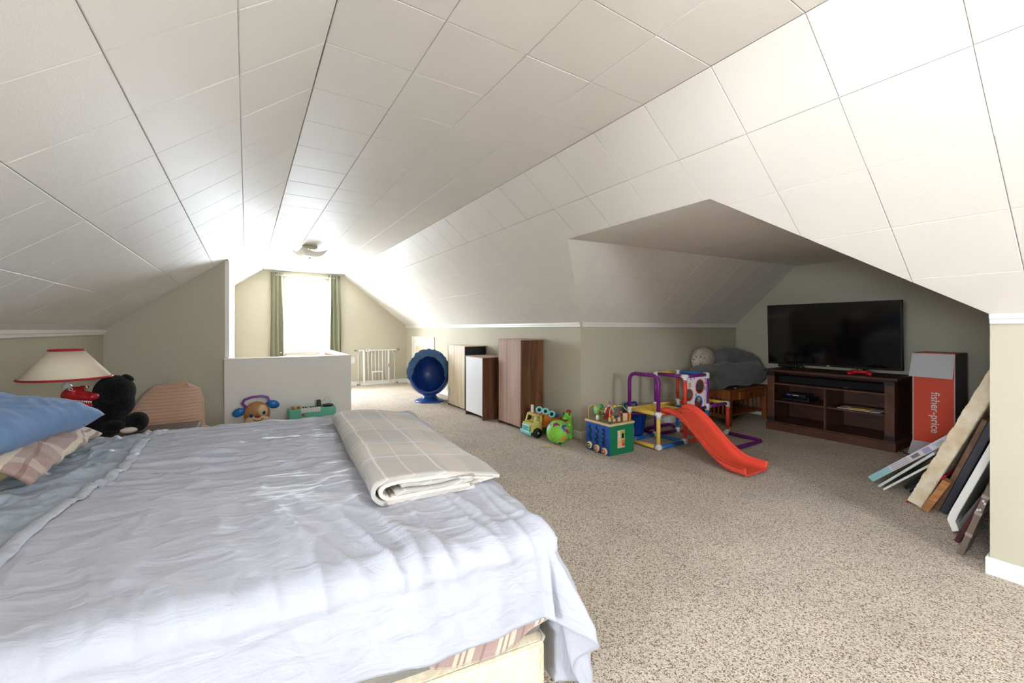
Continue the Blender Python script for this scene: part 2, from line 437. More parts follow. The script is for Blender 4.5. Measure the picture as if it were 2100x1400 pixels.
# unseen bars added behind every crease to stop sky light leaking in
jm = MB()
def leak_bar(p, q, r=0.07): jm.tube([p, q], r, 8)
leak_bar((XL, YREAR, ZC + 0.085), (XL, YEND, ZC + 0.085)); leak_bar((XR, YREAR, ZC + 0.085), (XR, YEND, ZC + 0.085))
leak_bar((DXF - 0.0, DYC1 + 0.02, DZ0 + 0.088), (DXB, DYC1 + 0.02, DZ1 + 0.088)); leak_bar((DXF, DYC0 - 0.02, DZ0 + 0.088), (DXB, DYC0 - 0.02, DZ1 + 0.088))
leak_bar((DXF + 0.04, DYC0, DZ0 + 0.085), (DXF + 0.04, DYC1, DZ0 + 0.085), 0.06)
leak_bar((DXF + 0.06, DYC1 + 0.06, DZ0 + 0.06), (XKR + 0.05, DY1 + 0.075, ZKR + 0.07), 0.06); leak_bar((DXF + 0.06, DYC0 - 0.06, DZ0 + 0.06), (XKR + 0.05, DY0 - 0.075, ZKR + 0.07), 0.06)
leak_bar((XKR + 0.08, DY1, ZKR + 0.05), (XKR + 0.08, YEND, ZKR + 0.05)); leak_bar((XKR + 0.08, YREAR, ZKR + 0.05), (XKR + 0.08, DY0, ZKR + 0.05))
leak_bar((XKL - 0.08, ALC_Y1, ZKL + 0.05), (XKL - 0.08, YP, ZKL + 0.05)); leak_bar((XKR, DY1 + 0.08, ZKD + 0.05), (DXB, DY1 + 0.08, ZKD + 0.05)); leak_bar((XKR, DY0 - 0.08, ZKD + 0.05), (DXB, DY0 - 0.08, ZKD + 0.05))
struct(jm.build('ceiling_leak_bars', M_BACK))
# floor
struct(MB().box(ALC_X - 0.1, DXB + 0.1, YREAR - 0.1, YEND + 0.1, -0.1, 0).build('floor', M_CARPET), 'beige speckled carpet')

# walls
def wall_poly(name, pts2, fixed, axis, thick, material=M_WALL, holes=()):
    m = MB(); ps = [pts2]
    for h in holes:
        nx = []
        for q in ps: nx += subtract(q, h)
        ps = nx
    for q in ps:
        if axis == 'Y': m.prism([(p[0], fixed, p[1]) for p in q], (0, thick, 0))
        else: m.prism([(fixed, p[0], p[1]) for p in q], (thick, 0, 0))
    return struct(m.build(name, material))
def rect_region(x0, x1, z0, z1): return [(-1, 0, -x0), (1, 0, x1), (0, -1, -z0), (0, 1, z1)]
gable = [(XKL, 0), (XKR, 0), (XKR, ZKR), (XR, ZC), (XL, ZC), (XKL, ZKL)]
WX0, WX1, WZ0, WZ1 = 0.6, 1.36, 0.74, 2.06
wall_poly('wall_end', [(XP - 0.1, 0), (XKR + 0.1, 0), (XKR + 0.1, ZKR + 0.05), (XR, ZC + 0.1), (XL, ZC + 0.1), (XP - 0.1, ZC - (XL - XP) * K + 0.1)], YEND, 'Y', 0.14, holes=[rect_region(WX0, WX1, WZ0, WZ1)])
wall_poly('wall_rear', [(ALC_X - 0.1, 0), (XKR, 0), (XKR, ZKR + 0.05), (XR, ZC + 0.1), (XL, ZC + 0.1), (ALC_X - 0.1, ZC)], YREAR - 0.1, 'Y', 0.1, holes=[rect_region(0.55, 1.35, 1.25, 1.9)])
wall_poly('wall_right', [(DY1, 0), (YEND, 0), (YEND, ZKR), (DY1, ZKR)], XKR, 'X', 0.1)
wall_poly('wall_right_near', [(YREAR, 0), (DY0, 0), (DY0, ZKR), (YREAR, ZKR)], XKR, 'X', 0.1)
wall_poly('wall_dormer_left', [(XKR + 0.1, 0), (DXB, 0), (DXB, ZKD), (XKR + 0.1, ZKD)], DY1, 'Y', 0.1)
wall_poly('wall_dormer_right', [(XKR + 0.1, 0), (DXB, 0), (DXB, ZKD), (XKR + 0.1, ZKD)], DY0, 'Y', -0.1)
wall_poly('wall_dormer_back', [(DY0 - 0.1, 0), (DY1 + 0.1, 0), (DY1 + 0.1, ZKD + 0.06), (DYC1, DZ1 + 0.1), (DYC0, DZ1 + 0.1), (DY0 - 0.1, ZKD + 0.06)], DXB, 'X', 0.1)
wall_poly('wall_left', [(ALC_Y1, 0), (YP, 0), (YP, ZKL), (ALC_Y1, ZKL)], XKL, 'X', -0.1)
wall_poly('wall_partition', [(XKL, 0), (XP, 0), (XP, ZC - (XL - XP) * K + 0.07), (XKL - 0.1, ZKL)], YP, 'Y', 0.1)
wall_poly('wall_stairwell', [(YP + 0.1, 0), (YEND, 0), (YEND, ZC - (XL - XP) * K + 0.07), (YP + 0.1, ZC - (XL - XP) * K + 0.07)], XP, 'X', -0.1)
# window alcove behind the camera's left shoulder
AW = (-1.3, 0.1, 1.0, 1.75)
wall_poly('wall_alcove', [(ALC_Y0 - 0.1, 0), (ALC_Y1 + 0.1, 0), (ALC_Y1 + 0.1, ALC_Z), (ALC_Y0 - 0.1, ALC_Z)], ALC_X, 'X', -0.1, holes=[rect_region(*AW)])
xa = XL - s_alc * CP
wall_poly('wall_alcove_left', [(ALC_X, 0), (XKL - 0.1, 0), (XKL - 0.1, ZKL), (xa, ALC_Z), (ALC_X, ALC_Z)], ALC_Y1, 'Y', 0.1)
struct(MB().box(ALC_X - 0.1, xa + 0.01, YREAR - 0.1, ALC_Y1 + 0.1, ALC_Z, ALC_Z + 0.06).build('ceiling_alcove', M_TILE))

# trims
def strip(name, x0, x1, y0, y1, z0, z1, bevel=0.006):
    return struct(bx(name, M_TRIM, None, x0, x1, y0, y1, z0, z1, bevel))
def crown(name, x0, x1, y0, y1, z0):
    o = struct(bx(name, M_TRIM, None, x0, x1, y0, y1, z0, z0 + 0.03, 0.005))
    return o
n_trim = [0]
def crown2(ax, fixed, sgn, a, b, z):
    """two stepped mouldings along a knee wall"""
    n_trim[0] += 1
    m = MB()
    for (t, za, zb) in ((0.016, z - 0.045, z), (0.028, z - 0.022, z + 0.004)):
        lo, hi = sorted((fixed, fixed + sgn * t))
        if ax == 'X': m.box(lo, hi, a, b, za, zb)
        else: m.box(a, b, lo, hi, za, zb)
    struct(m.build('trim_%d' % n_trim[0], M_TRIM, bevel=0.004))
crown2('X', XKR, -1, DY1, YEND, ZKR)
crown2('X', XKR, -1, YREAR, DY0, ZKR)
crown2('X', XKL, 1, ALC_Y1, YP, ZKL)
crown2('Y', DY1, -1, XKR + 0.01, DXB, ZKD)
strip('baseboard_right', XKR - 0.014, XKR, DY1 - 0.014, YEND, 0, 0.085)
strip('baseboard_right_near', XKR - 0.014, XKR, YREAR, DY0 + 0.014, 0, 0.085)
strip('baseboard_dormer_left', XKR - 0.0, DXB, DY1 - 0.014, DY1, 0, 0.085)
strip('baseboard_dormer_right', XKR - 0.0, DXB, DY0, DY0 + 0.014, 0, 0.085)
strip('baseboard_dormer_back', DXB - 0.014, DXB, DY0 + 0.014, DY1 - 0.014, 0, 0.085)
strip('baseboard_end', 1.11, XKR - 0.014, YEND - 0.014, YEND, 0, 0.085)
strip('baseboard_partition', XKL, XP, YP - 0.014, YP, 0, 0.085)
strip('trim_5', XP - 0.03, XP + 0.012, YP - 0.004, YP + 0.09, 0.86, ZC - (XL - XP) * K - 0.02, 0.002)

# stairwell half wall
struct(MB().box(-0.20, 1.10, 5.46, 5.58, 0, 0.84).box(0.98, 1.10, 5.58, 7.2, 0, 0.84).build('wall_half', M_HALF, bevel=0.003), 'pale half wall around the stairwell')
struct(MB().box(-0.205, 1.105, 5.455, 5.585, 0.84, 0.852).box(0.975, 1.105, 5.585, 7.205, 0.84, 0.852).build('trim_6', M_TRIM, bevel=0.002))
struct(bx('trim_7', wood('stair_edge_wood', (150, 92, 50), (190, 125, 75)), None, 0.965, 0.979, 5.6, 6.6, 0.80, 0.838))

# far window: casing, sashes, panes
wn = MB()
wn.box(WX0 - 0.07, WX1 + 0.07, YEND - 0.018, YEND, WZ1, WZ1 + 0.08).box(WX0 - 0.07, WX0, YEND - 0.018, YEND, WZ0, WZ1).box(WX1, WX1 + 0.07, YEND - 0.018, YEND, WZ0, WZ1)
win = struct(wn.build('window_1', M_TRIM, bevel=0.004), 'double hung window with white casing at the end of the room')
bx('window_sill', M_TRIM, win, WX0 - 0.1, WX1 + 0.1, YEND - 0.06, YEND + 0.02, WZ0 - 0.025, WZ0, 0.004)
bx('apron', M_TRIM, win, WX0 - 0.07, WX1 + 0.07, YEND - 0.015, YEND, WZ0 - 0.09, WZ0 - 0.026, 0.004)
def sash(y, z0, z1):
    m = MB(); t = 0.045
    m.box(WX0, WX0 + t, y, y + 0.03, z0, z1).box(WX1 - t, WX1, y, y + 0.03, z0, z1).box(WX0 + t, WX1 - t, y, y + 0.03, z0, z0 + t).box(WX0 + t, WX1 - t, y, y + 0.03, z1 - t, z1)
    s_ = m.build('sash', M_TRIM, win); bx('pane', M_GLASS, s_, WX0 + t, WX1 - t, y + 0.012, y + 0.016, z0 + t, z1 - t, 0)
zm = (WZ0 + WZ1) / 2
sash(YEND + 0.03, WZ0, zm + 0.02); sash(YEND + 0.065, zm - 0.02, WZ1)
# alcove window
win2 = struct(MB().box(ALC_X - 0.06, ALC_X - 0.02, AW[0], AW[0] + 0.05, AW[2], AW[3]).box(ALC_X - 0.06, ALC_X - 0.02, AW[1] - 0.05, AW[1], AW[2], AW[3]).box(ALC_X - 0.06, ALC_X - 0.02, -0.58, -0.52, AW[2], AW[3])
              .box(ALC_X - 0.06, ALC_X - 0.02, AW[0], AW[1], AW[2], AW[2] + 0.05).box(ALC_X - 0.06, ALC_X - 0.02, AW[0], AW[1], AW[3] - 0.05, AW[3]).build('window_2', M_TRIM), 'white framed alcove window')
bx('pane', M_GLASS, win2, ALC_X - 0.045, ALC_X - 0.041, AW[0] + 0.05, -0.58, AW[2] + 0.05, AW[3] - 0.05, 0)
bx('pane', M_GLASS, win2, ALC_X - 0.045, ALC_X - 0.041, -0.52, AW[1] - 0.05, AW[2] + 0.05, AW[3] - 0.05, 0)

ya_, yb_ = YREAR - 0.08, YREAR - 0.03
win3 = struct(MB().box(0.55, 0.59, ya_, yb_, 1.25, 1.9).box(1.31, 1.35, ya_, yb_, 1.25, 1.9).box(0.59, 1.31, ya_, yb_, 1.25, 1.29).box(0.59, 1.31, ya_, yb_, 1.86, 1.9).build('window_3', M_TRIM), 'white framed gable window')
bx('pane', M_GLASS, win3, 0.59, 1.31, YREAR - 0.056, YREAR - 0.052, 1.29, 1.86, 0)

# access door in the right knee wall
d1 = struct(MB().box(XKR - 0.02, XKR, 7.45, 7.55, 0, 1.02).box(XKR - 0.02, XKR, 8.6, 8.7, 0, 1.02).box(XKR - 0.02, XKR, 7.55, 8.6, 0.92, 1.02).build('door_1', M_TRIM, bevel=0.004), 'small white access door in the knee wall')
dm = wood('pale_birch_panel', (214, 196, 168), (230, 214, 190), (4, 4, 20), 0.55)
bx('door_frame', M_TRIM, d1, XKR - 0.012, XKR - 0.001, 7.555, 8.595, 0.03, 0.915, 0.003)
bx('door_panel', dm, d1, XKR - 0.016, XKR - 0.012, 7.7, 8.45, 0.12, 0.83, 0.002)
bx('handle', M_BLACK, d1, XKR - 0.04, XKR - 0.016, 8.25, 8.40, 0.66, 0.685, 0.004)

# ================================================================== BED
BN = Vector((0.745, 0.955)); BA = math.radians(-7)
BEX = Vector((math.cos(BA), math.sin(BA))); BEY = Vector((-math.sin(BA), math.cos(BA)))
BW, BL, ZT = 1.93, 1.84, 0.595
def BP(a, b, z): p = BN + BEX * a + BEY * b; return Vector((p.x, p.y, z))
BM = Matrix.Translation((BN.x, BN.y, 0)) @ Matrix.Rotation(BA, 4, 'Z')

def damask():
    m = bpy.data.materials.new('cream_damask'); m.use_nodes = True; nt = m.node_tree; N = nt.nodes; L = nt.links
    b = N['Principled BSDF']; b.inputs['Roughness'].default_value = 0.6; b.inputs['Sheen Weight'].default_value = 0.2
    tc = N.new('ShaderNodeTexCoord')
    n = N.new('ShaderNodeTexNoise'); n.inputs['Scale'].default_value = 16; n.inputs['Detail'].default_value = 1.5; n.inputs['Distortion'].default_value = 3.5; L.new(tc.outputs['Object'], n.inputs['Vector'])
    r = N.new('ShaderNodeValToRGB'); e = r.color_ramp.elements; e[0].position = 0.42; e[0].color = lin((226, 210, 178)); e[1].position = 0.5; e[1].color = lin((242, 233, 212))
    q = e.new(0.56); q.color = lin((230, 216, 188))
    L.new(n.outputs['Fac'], r.inputs[0]); L.new(r.outputs[0], b.inputs['Base Color'])
    bp = N.new('ShaderNodeBump'); bp.inputs['Strength'].default_value = 0.25; bp.inputs['Distance'].default_value = 0.004; L.new(r.outputs[0], bp.inputs['Height']); L.new(bp.outputs[0], b.inputs['Normal'])
    return m
M_DAM = damask()
t = thing('box_spring', 'cream damask box spring on the carpet under the bed', 'box spring', (BN.x, BN.y, 0), BA)
bx('frame', M_DAM, t, -BL, -0.01, 0.012, BW - 0.012, 0.012, 0.285, 0.03)
pm = MB()
for z in (0.27, 0.03):
    pm.tube([(-BL + 0.02, 0.016, z), (-0.03, 0.016, z), (-0.014, 0.03, z), (-0.014, BW - 0.03, z)], 0.006, 6)
pm.build('piping', M_DAM, t)
t = thing('mattress', 'grey heathered mattress between box spring and sheet', 'mattress', (BN.x, BN.y, 0), BA)
bx('body', mat('mattress_knit', (150, 146, 140), 0.9, bump=(300, 0.3), var=(200, 0.25)), t, -BL, -0.015, 0.015, BW - 0.015, 0.286, ZT - 0.012, 0.035)

def nz(x, y, z=0.0): return noise.noise(Vector((x, y, z)))
def ridge(x, y, z, p=3): return max(0.0, 1 - abs(nz(x, y, z)) * 2.2) ** p
def wrinkle(a, b):
    h = 0.0
    # long creases fanning along the bed
    ang = 0.16 * math.sin(b * 1.7); u = a * math.cos(ang) - b * math.sin(ang); v = a * math.sin(ang) + b * math.cos(ang)
    far = min(1, max(0, (b - 0.45) / 0.5)); head = min(1, max(0, (-a - 0.25) / 0.5))
    wv = v + 0.05 * nz(u * 1.7, v * 2, 3)
    h += 0.015 * far * head * ridge(u * 1.6, wv * 9.5, 1.0)
    h += 0.009 * (0.4 + 0.6 * far) * ridge(u * 2.6 + 5, wv * 16, 7.0) + 0.004 * far * ridge(u * 4, wv * 27, 13.0)
    h += 0.012 * nz(u * 1.8, v * 3.2, 11) * head
    # creases running over the near edge
    near = min(1, max(0, (0.62 - b) / 0.3))
    k = a + 0.25 * b + 0.05 * nz(a * 3, b * 2, 5)
    h += near * (0.012 * ridge(k * 6.5, b * 1.4, 21) + 0.006 * ridge(k * 13, b * 2.2, 31))
    h += 0.005 * ridge(a * 5, b * 5, 41) + 0.004 * ridge(a * 4 + b * 5, b * 9 - a * 3, 47)
    return h
R_ = 0.055; SHO = 0.012
HEM_B, HEM_A = 0.215, 0.47
def sheet_pos(a, b):
    ao, bo = SHO, -SHO; bw = BW + SHO
    ai = min(a, ao - R_); bi = min(max(b, bo + R_), bw - R_)
    da, db = a - ai, b - bi; d = math.hypot(da, db)
    wv = wrinkle(a, b)
    crown_ = 0.018 * (1 - ((b - BW / 2) / (BW / 2)) ** 2 if 0 < b < BW else 0)
    if d < 1e-6: return BP(a, b, ZT + wv + crown_)
    dx, dy = da / d, db / d; q = R_ * PI / 2
    if d < q:
        f = d / R_; rr = R_ * math.sin(f); z = ZT - R_ * (1 - math.cos(f)); nx, nzz = math.sin(f), math.cos(f)
        p = BP(ai + dx * (rr + wv * nx), bi + dy * (rr + wv * nx), z + (wv + crown_ * (1 - f / 1.57)) * nzz); return p
    dr = d - q; ang = math.atan2(dx, -dy) if dy < 0 else 1.57
    corner = max(0.0, math.sin(2 * ang)) if (dx > 0.02 and dy < -0.02) else 0.0
    fl = 0.035 * dr + wv * 0.6 + corner * (0.22 * dr + 0.06 * math.sin(ang * 11) * min(1, dr * 5)) + 0.012 * (1 + math.sin(a * 9 + b * 8)) * min(1, dr * 6)
    drop = dr * (1 - 0.08 * corner); z = ZT - R_ - drop
    zmin = 0.012 + 0.01 * abs(math.sin(a * 23 + b * 17))
    if z < zmin: fl += (zmin - z) * 0.8; z = zmin
    return BP(ai + dx * (R_ + fl), bi + dy * (R_ + fl), z)
A0 = -1.35
def A0f(b): return A0 + 0.04 * math.sin(b * 2.2) + 0.02 * math.sin(b * 7)
def Bf(j): return -HEM_B + j * (BW + 2 * HEM_B)
sm = MB(); NU, NV = 280, 320
sm.grid(lambda i, j: sheet_pos(A0f(Bf(j)) + i * (HEM_A - A0f(Bf(j))), Bf(j)), NU, NV, uv=lambda i, j: (A0 + i * (HEM_A - A0), Bf(j)))
M_SHEET = sheet_mat('lavender_grey_sheet', (180, 183, 195), 0.55, 0.25)
sh = thing('top_sheet', 'rumpled lavender grey top sheet draped over the bed', 'sheet', (0, 0, 0))
sm.build('cloth', M_SHEET, sh, solid=0.003, recalc=False)
# doubled head hem lying on the sheet edge
def hem_pos(i, j):
    b = Bf(j); a = A0f(b) - 0.012 + i * 0.04; p = sheet_pos(a, b)
    p.z += 0.004 + 0.006 * math.sin(PI * i) + 0.003 * ridge(a * 3, b * 17, 2); return p
hb = MB(); hb.grid(hem_pos, 8, 300, uv=lambda i, j: (i * 0.06, 3 + Bf(j)))
hb.build('head_hem', M_SHEET, sh, solid=0.003, recalc=False)
# satin fitted sheet at the head end
def fit_pos(i, j):
    a = -BL - 0.012 + i * (BL - 1.29); b = -0.20 + j * (BW + 0.40); p = sheet_pos(a, b); c = BP(a, b, 0)
    w_ = 0.016 * ridge(a * 4 + b * 2, b * 4 - a * 3, 60, 2) + 0.014 * ridge(a * 9, b * 7, 66, 2) + 0.010 * ridge(a * 15 + b * 4, b * 13 - a * 5, 69, 2)
    p.z = p.z - wrinkle(a, b) * (1 if 0 < b < BW else 0) - 0.011 + w_ * (1 if 0 < b < BW else 0) * min(1, (1 - i) * 6)
    return p
fm = MB(); fm.grid(fit_pos, 90, 220, uv=lambda i, j: (i * 0.55, 5 + j * 2.3))
tag(fm.build('fitted_sheet', sheet_mat('satin_grey_sheet', (160, 170, 184), 0.3, 0.6), recalc=False, solid=0.003), 'shiny blue grey satin fitted sheet at the head of the bed', 'sheet')
# striped blanket corner peeking out under the sheet hem
M_STRIPE = plaid_mat('mauve_cream_plaid', (178, 152, 146), [(0, 0.21, 0.0, 0.095, (226, 212, 192), 0.9), (0, 0.21, 0.02, 0.012, (150, 118, 112), 0.8), (0, 0.21, 0.05, 0.012, (150, 118, 112), 0.8), (1, 0.24, 0.05, 0.06, (226, 212, 192), 0.45), (0, 0.21, 0.135, 0.014, (140, 110, 106), 0.6)])
def peek(i, j):
    a = -0.36 + i * 0.345; zb = 0.325 - 0.028 * math.sin(PI * min(1, i * 1.25)) + 0.03 * max(0, i - 0.75) * 4
    z = 0.47 + (zb - 0.47) * j
    return BP(a, 0.010 - 0.014 * j - 0.004 * math.sin(i * 14) * j, z)
pk = MB(); pk.grid(peek, 40, 14, uv=lambda i, j: (i * 0.6 + j * 0.12, j * 0.3))
tag(pk.build('striped_blanket', M_STRIPE, solid=0.006, recalc=False), 'mauve and cream striped blanket edge hanging below the sheet hem', 'blanket')

# folded throw at the foot
M_PLAID = plaid_mat('grey_beige_plaid_fleece', (192, 189, 185), [(1, 0.52, 0.02, 0.20, (178, 173, 167), 0.6), (0, 0.44, 0.05, 0.16, (182, 175, 168), 0.55), (0, 0.44, 0.26, 0.08, (210, 196, 182), 0.5), (1, 0.52, 0.30, 0.12, (208, 195, 180), 0.5),
                (0, 0.44, 0.03, 0.008, (228, 224, 216), 0.6), (0, 0.44, 0.23, 0.008, (230, 226, 218), 0.6), (1, 0.52, 0.25, 0.008, (230, 226, 218), 0.6), (1, 0.52, 0.46, 0.008, (230, 226, 218), 0.6), (0, 0.44, 0.12, 0.006, (226, 212, 196), 0.6)], noise_amt=0.14)
M_SHERPA = mat('cream_sherpa', (236, 228, 214), 0.95, 0.1, bump=(260, 0.8, 0.006), sheen=0.3)
def arc(cx, cz, r, a0, a1, n=8): return [(cx + r * math.cos(a0 + (a1 - a0) * k / n), cz + r * math.sin(a0 + (a1 - a0) * k / n)) for k in range(n + 1)]
def ribbon(path, th, L_, name, m, parent, yb=0.0, seed=0, skew=0.0):
    # path in (x,z); extruded along b with gentle wobble
    P = [Vector((p[0], p[1])) for p in path]; n = len(P); nor = []; dist = [0]
    for i in range(n):
        d = (P[min(i + 1, n - 1)] - P[max(i - 1, 0)]).normalized(); nor.append(Vector((-d.y, d.x)))
        if i: dist.append(dist[-1] + (P[i] - P[i - 1]).length)
    loop = [(P[i] + nor[i] * th / 2, dist[i]) for i in range(n)] + [(P[i] - nor[i] * th / 2, dist[i] + 0.03) for i in reversed(range(n))]
    k = len(loop); NB = 46; mb = MB(); mb.uv = {}
    for s_ in range(NB + 1):
        v = s_ / NB
        for q, (p, ds) in enumerate(loop):
            b = v * L_ + yb; x = p.x + 0.012 * nz(v * 3 + seed, p.y * 20, 4) + skew * v * p.x
            z = p.y + 0.008 * nz(v * 5 + seed, p.x * 7, 9) * min(1, p.y * 25) + (0.007 * nz(v * 14, p.x * 14, 2) if p.y > 0.05 else 0)
            mb.uv[len(mb.v)] = (ds, b); mb.v.append((x, b, max(z, 0.002)))
    for s_ in range(NB):
        for q in range(k): mb.f.append((s_ * k + q, s_ * k + (q + 1) % k, (s_ + 1) * k + (q + 1) % k, (s_ + 1) * k + q)); mb.sm.append(True)
    for s_ in (0, NB):
        for i in range(n - 1):
            mb.f.append((s_ * k + i, s_ * k + i + 1, s_ * k + k - 2 - i, s_ * k + k - 1 - i)); mb.sm.append(False)
    return mb.build(name, m, parent)
tw = thing('folded_throw', 'folded grey and beige plaid fleece throw lying on the foot of the bed', 'blanket')
tw.location = BP(-0.455, 0.33, ZT + 0.014); tw.scale = (0.98, 0.94, 0.85); tw.rotation_euler = (0, 0, BA + math.radians(3.0))
outer = [(0.03 + k * 0.02, 0.010) for k in range(16, -1, -1)] + arc(0.045, 0.052, 0.044, -PI / 2, -3 * PI / 2, 10) + [(0.06 + k * 0.03, 0.096 - 0.0009 * k * k * 0.4) for k in range(14)]
ribbon(outer, 0.013, 1.34, 'plaid_layer', M_PLAID, tw)
inn = [(0.05 + k * 0.02, 0.024) for k in range(14, -1, -1)] + arc(0.052, 0.052, 0.028, -PI / 2, -3 * PI / 2, 8) + [(0.06 + k * 0.03, 0.081 - 0.0003 * k * k) for k in range(13)]
ribbon(inn, 0.012, 1.36, 'sherpa_lining', M_SHERPA, tw, seed=0)
mid_ = [(0.07 + k * 0.02, 0.040) for k in range(14)] + arc(0.335, 0.051, 0.011, -PI / 2, PI / 2, 6) + [(0.33 - k * 0.02, 0.063) for k in range(13)]
ribbon(mid_, 0.012, 1.35, 'plaid_fold', M_PLAID, tw, seed=3)
low = [(0.33 + k * 0.015, 0.012 + 0.002 * k) for k in range(9)]
ribbon(low, 0.016, 1.30, 'sherpa_edge', M_SHERPA, tw, yb=0.03, seed=5)

# pillows
def pillow(name, m, center, lx, ly, lz, rotz, label, cat='pillow', wr=0.01, seed=0, uvs=1.0, pinch=0.10, tilt=0.0):
    mb = MB()
    def f(sgn):
        def g(i, j):
            u, v = 2 * i - 1, 2 * j - 1
            x = lx / 2 * u * (1 - pinch * (1 - v * v) * abs(u) ** 3 * 0.6); y = ly / 2 * v * (1 - pinch * (1 - u * u) * abs(v) ** 3 * 0.6)
            h = max(0, (1 - u ** 4)) ** 0.5 * max(0, (1 - v ** 4)) ** 0.5
            z = lz / 2 * h * (1.0 if sgn > 0 else 0.75) + wr * h * (nz(u * 2.2 + seed, v * 2.2, seed) + 0.7 * ridge(u * 2.5 + seed, v * 5, seed + 4) * (1 if sgn > 0 else 0))
            return (x, y, sgn * z + 0.02 * (1 - h) * nz(u * 4, v * 4, seed))
        return g
    for s_ in (1, -1): mb.grid(f(s_), 48, 48, uv=lambda i, j: (i * lx * uvs, j * ly * uvs))
    o = mb.build(name, m); o.location = center; o.rotation_euler = (0, tilt, rotz)
    return tag(o, label, cat)
M_YEL = mat('pale_yellow_cotton', (232, 216, 170), 0.8, var=(6, 0.08), bump=(30, 0.2))
pillow('pillow', M_YEL, (-0.92, 2.34, ZT + 0.062), 0.48, 0.56, 0.085, BA, 'pale yellow pillow at the bottom of the pillow pile', seed=2)
# striped blanket folded over that pillow
def strip_top(i, j):
    x = -1.16 + i * 0.55; y = 2.10 + j * 0.78; u = (x + 0.90) / 0.30; v = (y - 2.45) / 0.48
    h = max(0, 1 - abs(u) ** 3.2) ** 0.6 * max(0, 1 - abs(v) ** 3.5) ** 0.6
    z = ZT + 0.032 + 0.115 * h + 0.014 * ridge(x * 7 + y * 2, y * 11 - x * 4, 70, 2) + 0.02 * nz(x * 5, y * 5, 72) * h
    return (x + 0.02 * nz(y * 6, 1.0, 8), y + 0.02 * nz(x * 6, 5.0, 3), z)
st = MB(); st.grid(strip_top, 50, 60, uv=lambda i, j: (i * 0.6 + j * 0.1, j * 0.8))
tag(st.build('striped_throw', M_STRIPE, solid=0.022, recalc=False), 'mauve and cream plaid blanket bunched between the two pillows', 'blanket')
M_BLUE = mat('faded_blue_cotton', (112, 145, 190), 0.8, 0.15, var=(9, 0.12), bump=(24, 0.35, 0.01), sheen=0.2)
pillow('pillow', M_BLUE, (-0.895, 2.52, ZT + 0.195), 0.50, 0.66, 0.19, BA - 0.10, 'plump faded blue pillow on top of the plaid blanket', wr=0.018, seed=9, tilt=0.14)

# ================================================================== LEFT CORNER: table, lamp, plush, backrest
M_TAB = wood('dark_walnut', (70, 48, 34), (98, 70, 50), (3, 25, 3), 0.45)
t = thing('side_table', 'dark brown wooden side table between bed and partition', 'table')
bx('table_top', M_TAB, t, -1.14, -0.275, 3.20, 3.72, 0.495, 0.52, 0.004)
bx('body', M_TAB, t, -1.10, -0.32, 3.24, 3.68, 0.06, 0.494, 0.004)
bx('edge_trim', M_CHROME, t, -0.2745, -0.266, 3.20, 3.72, 0.497, 0.523, 0.001)
for x in (-1.08, -0.36):
    for y in (3.26, 3.62): bx('leg', M_TAB, t, x, x + 0.04, y, y + 0.04, 0.0, 0.06, 0.003)

M_SHADE = mat('cream_lampshade', (232, 220, 196), 0.8, 0.1, bump=(160, 0.1, 0.002))
M_RED = mat('red_glazed_ceramic', (176, 28, 38), 0.22, 0.5, coat=0.4)
LX, LY = -0.875, 3.42
lt = thing('table_lamp', 'table lamp with red dinosaur base and wide cream shade', 'lamp', (LX, LY, 0.52))
sh_ = MB().lathe([(0.192, 0.37), (0.07, 0.53)], 48); sh_.f = sh_.f[:-2]; sh_.sm = sh_.sm[:-2]
so = sh_.build('lamp_shade', M_SHADE, lt, solid=0.004)
for r_, z in ((0.192, 0.37), (0.071, 0.53)):
    MB().tube([(r_ * math.cos(2 * PI * k / 48), r_ * math.sin(2 * PI * k / 48), z) for k in range(48)], 0.006, 8, closed=True).build('shade_trim', mat('red_binding', (176, 34, 46), 0.6), so)
bd = MB()
bd.ell((0.0, 0, 0.09), (0.06, 0.05, 0.085)).ell((-0.045, 0, 0.05), (0.05, 0.03, 0.03)).ell((-0.09, 0, 0.03), (0.05, 0.018, 0.018)).ell((0.012, 0, 0.165), (0.045, 0.04, 0.05))
bd.ell((0.035, 0, 0.225), (0.052, 0.042, 0.042)).ell((0.085, 0, 0.222), (0.055, 0.032, 0.024), Matrix.Rotation(0.25, 3, 'Y')).ell((0.128, 0, 0.218), (0.018, 0.026, 0.018))
bd.ell((0.08, 0, 0.188), (0.045, 0.026, 0.011), Matrix.Rotation(0.35, 3, 'Y'))
for y in (-0.03, 0.03):
    bd.ell((0.03, y, 0.035), (0.035, 0.022, 0.035)).ell((0.05, y, 0.012), (0.035, 0.02, 0.012)).ell((0.07, y, 0.145), (0.04, 0.013, 0.013), Matrix.Rotation(0.35, 3, 'Y')).ell((0.105, y, 0.137), (0.022, 0.008, 0.008))
    bd.ell((0.05, y * 0.9, 0.256), (0.015, 0.012, 0.014))
bo = bd.build('dinosaur_base', M_RED, lt, remesh=0.005); bo.scale = (1.2, 1.2, 1.2); bo.rotation_euler = (0, 0, -0.55)
teeth = MB()
for k in range(9): teeth.lathe([(0.004, 0), (0.0001, -0.012)], 6, Matrix.Translation((0.06 + k * 0.0095, -0.029 + 0.0009 * k, 0.206 - 0.0008 * k)))
teeth.build('teeth', M_WHITE, bo)['kind'] = 'stuff'
for y in (-0.036, 0.036):
    e_ = MB().ell((0.055, y, 0.258), 0.008).build('eye', M_WHITE, bo); MB().ell((0.061, y * 1.14, 0.259), 0.004).build('pupil', M_BLACK, bo)
MB().tube([(0.01, 0, 0.27), (0.0, 0, 0.52)], 0.005, 8).build('stem', M_CHROME, lt)
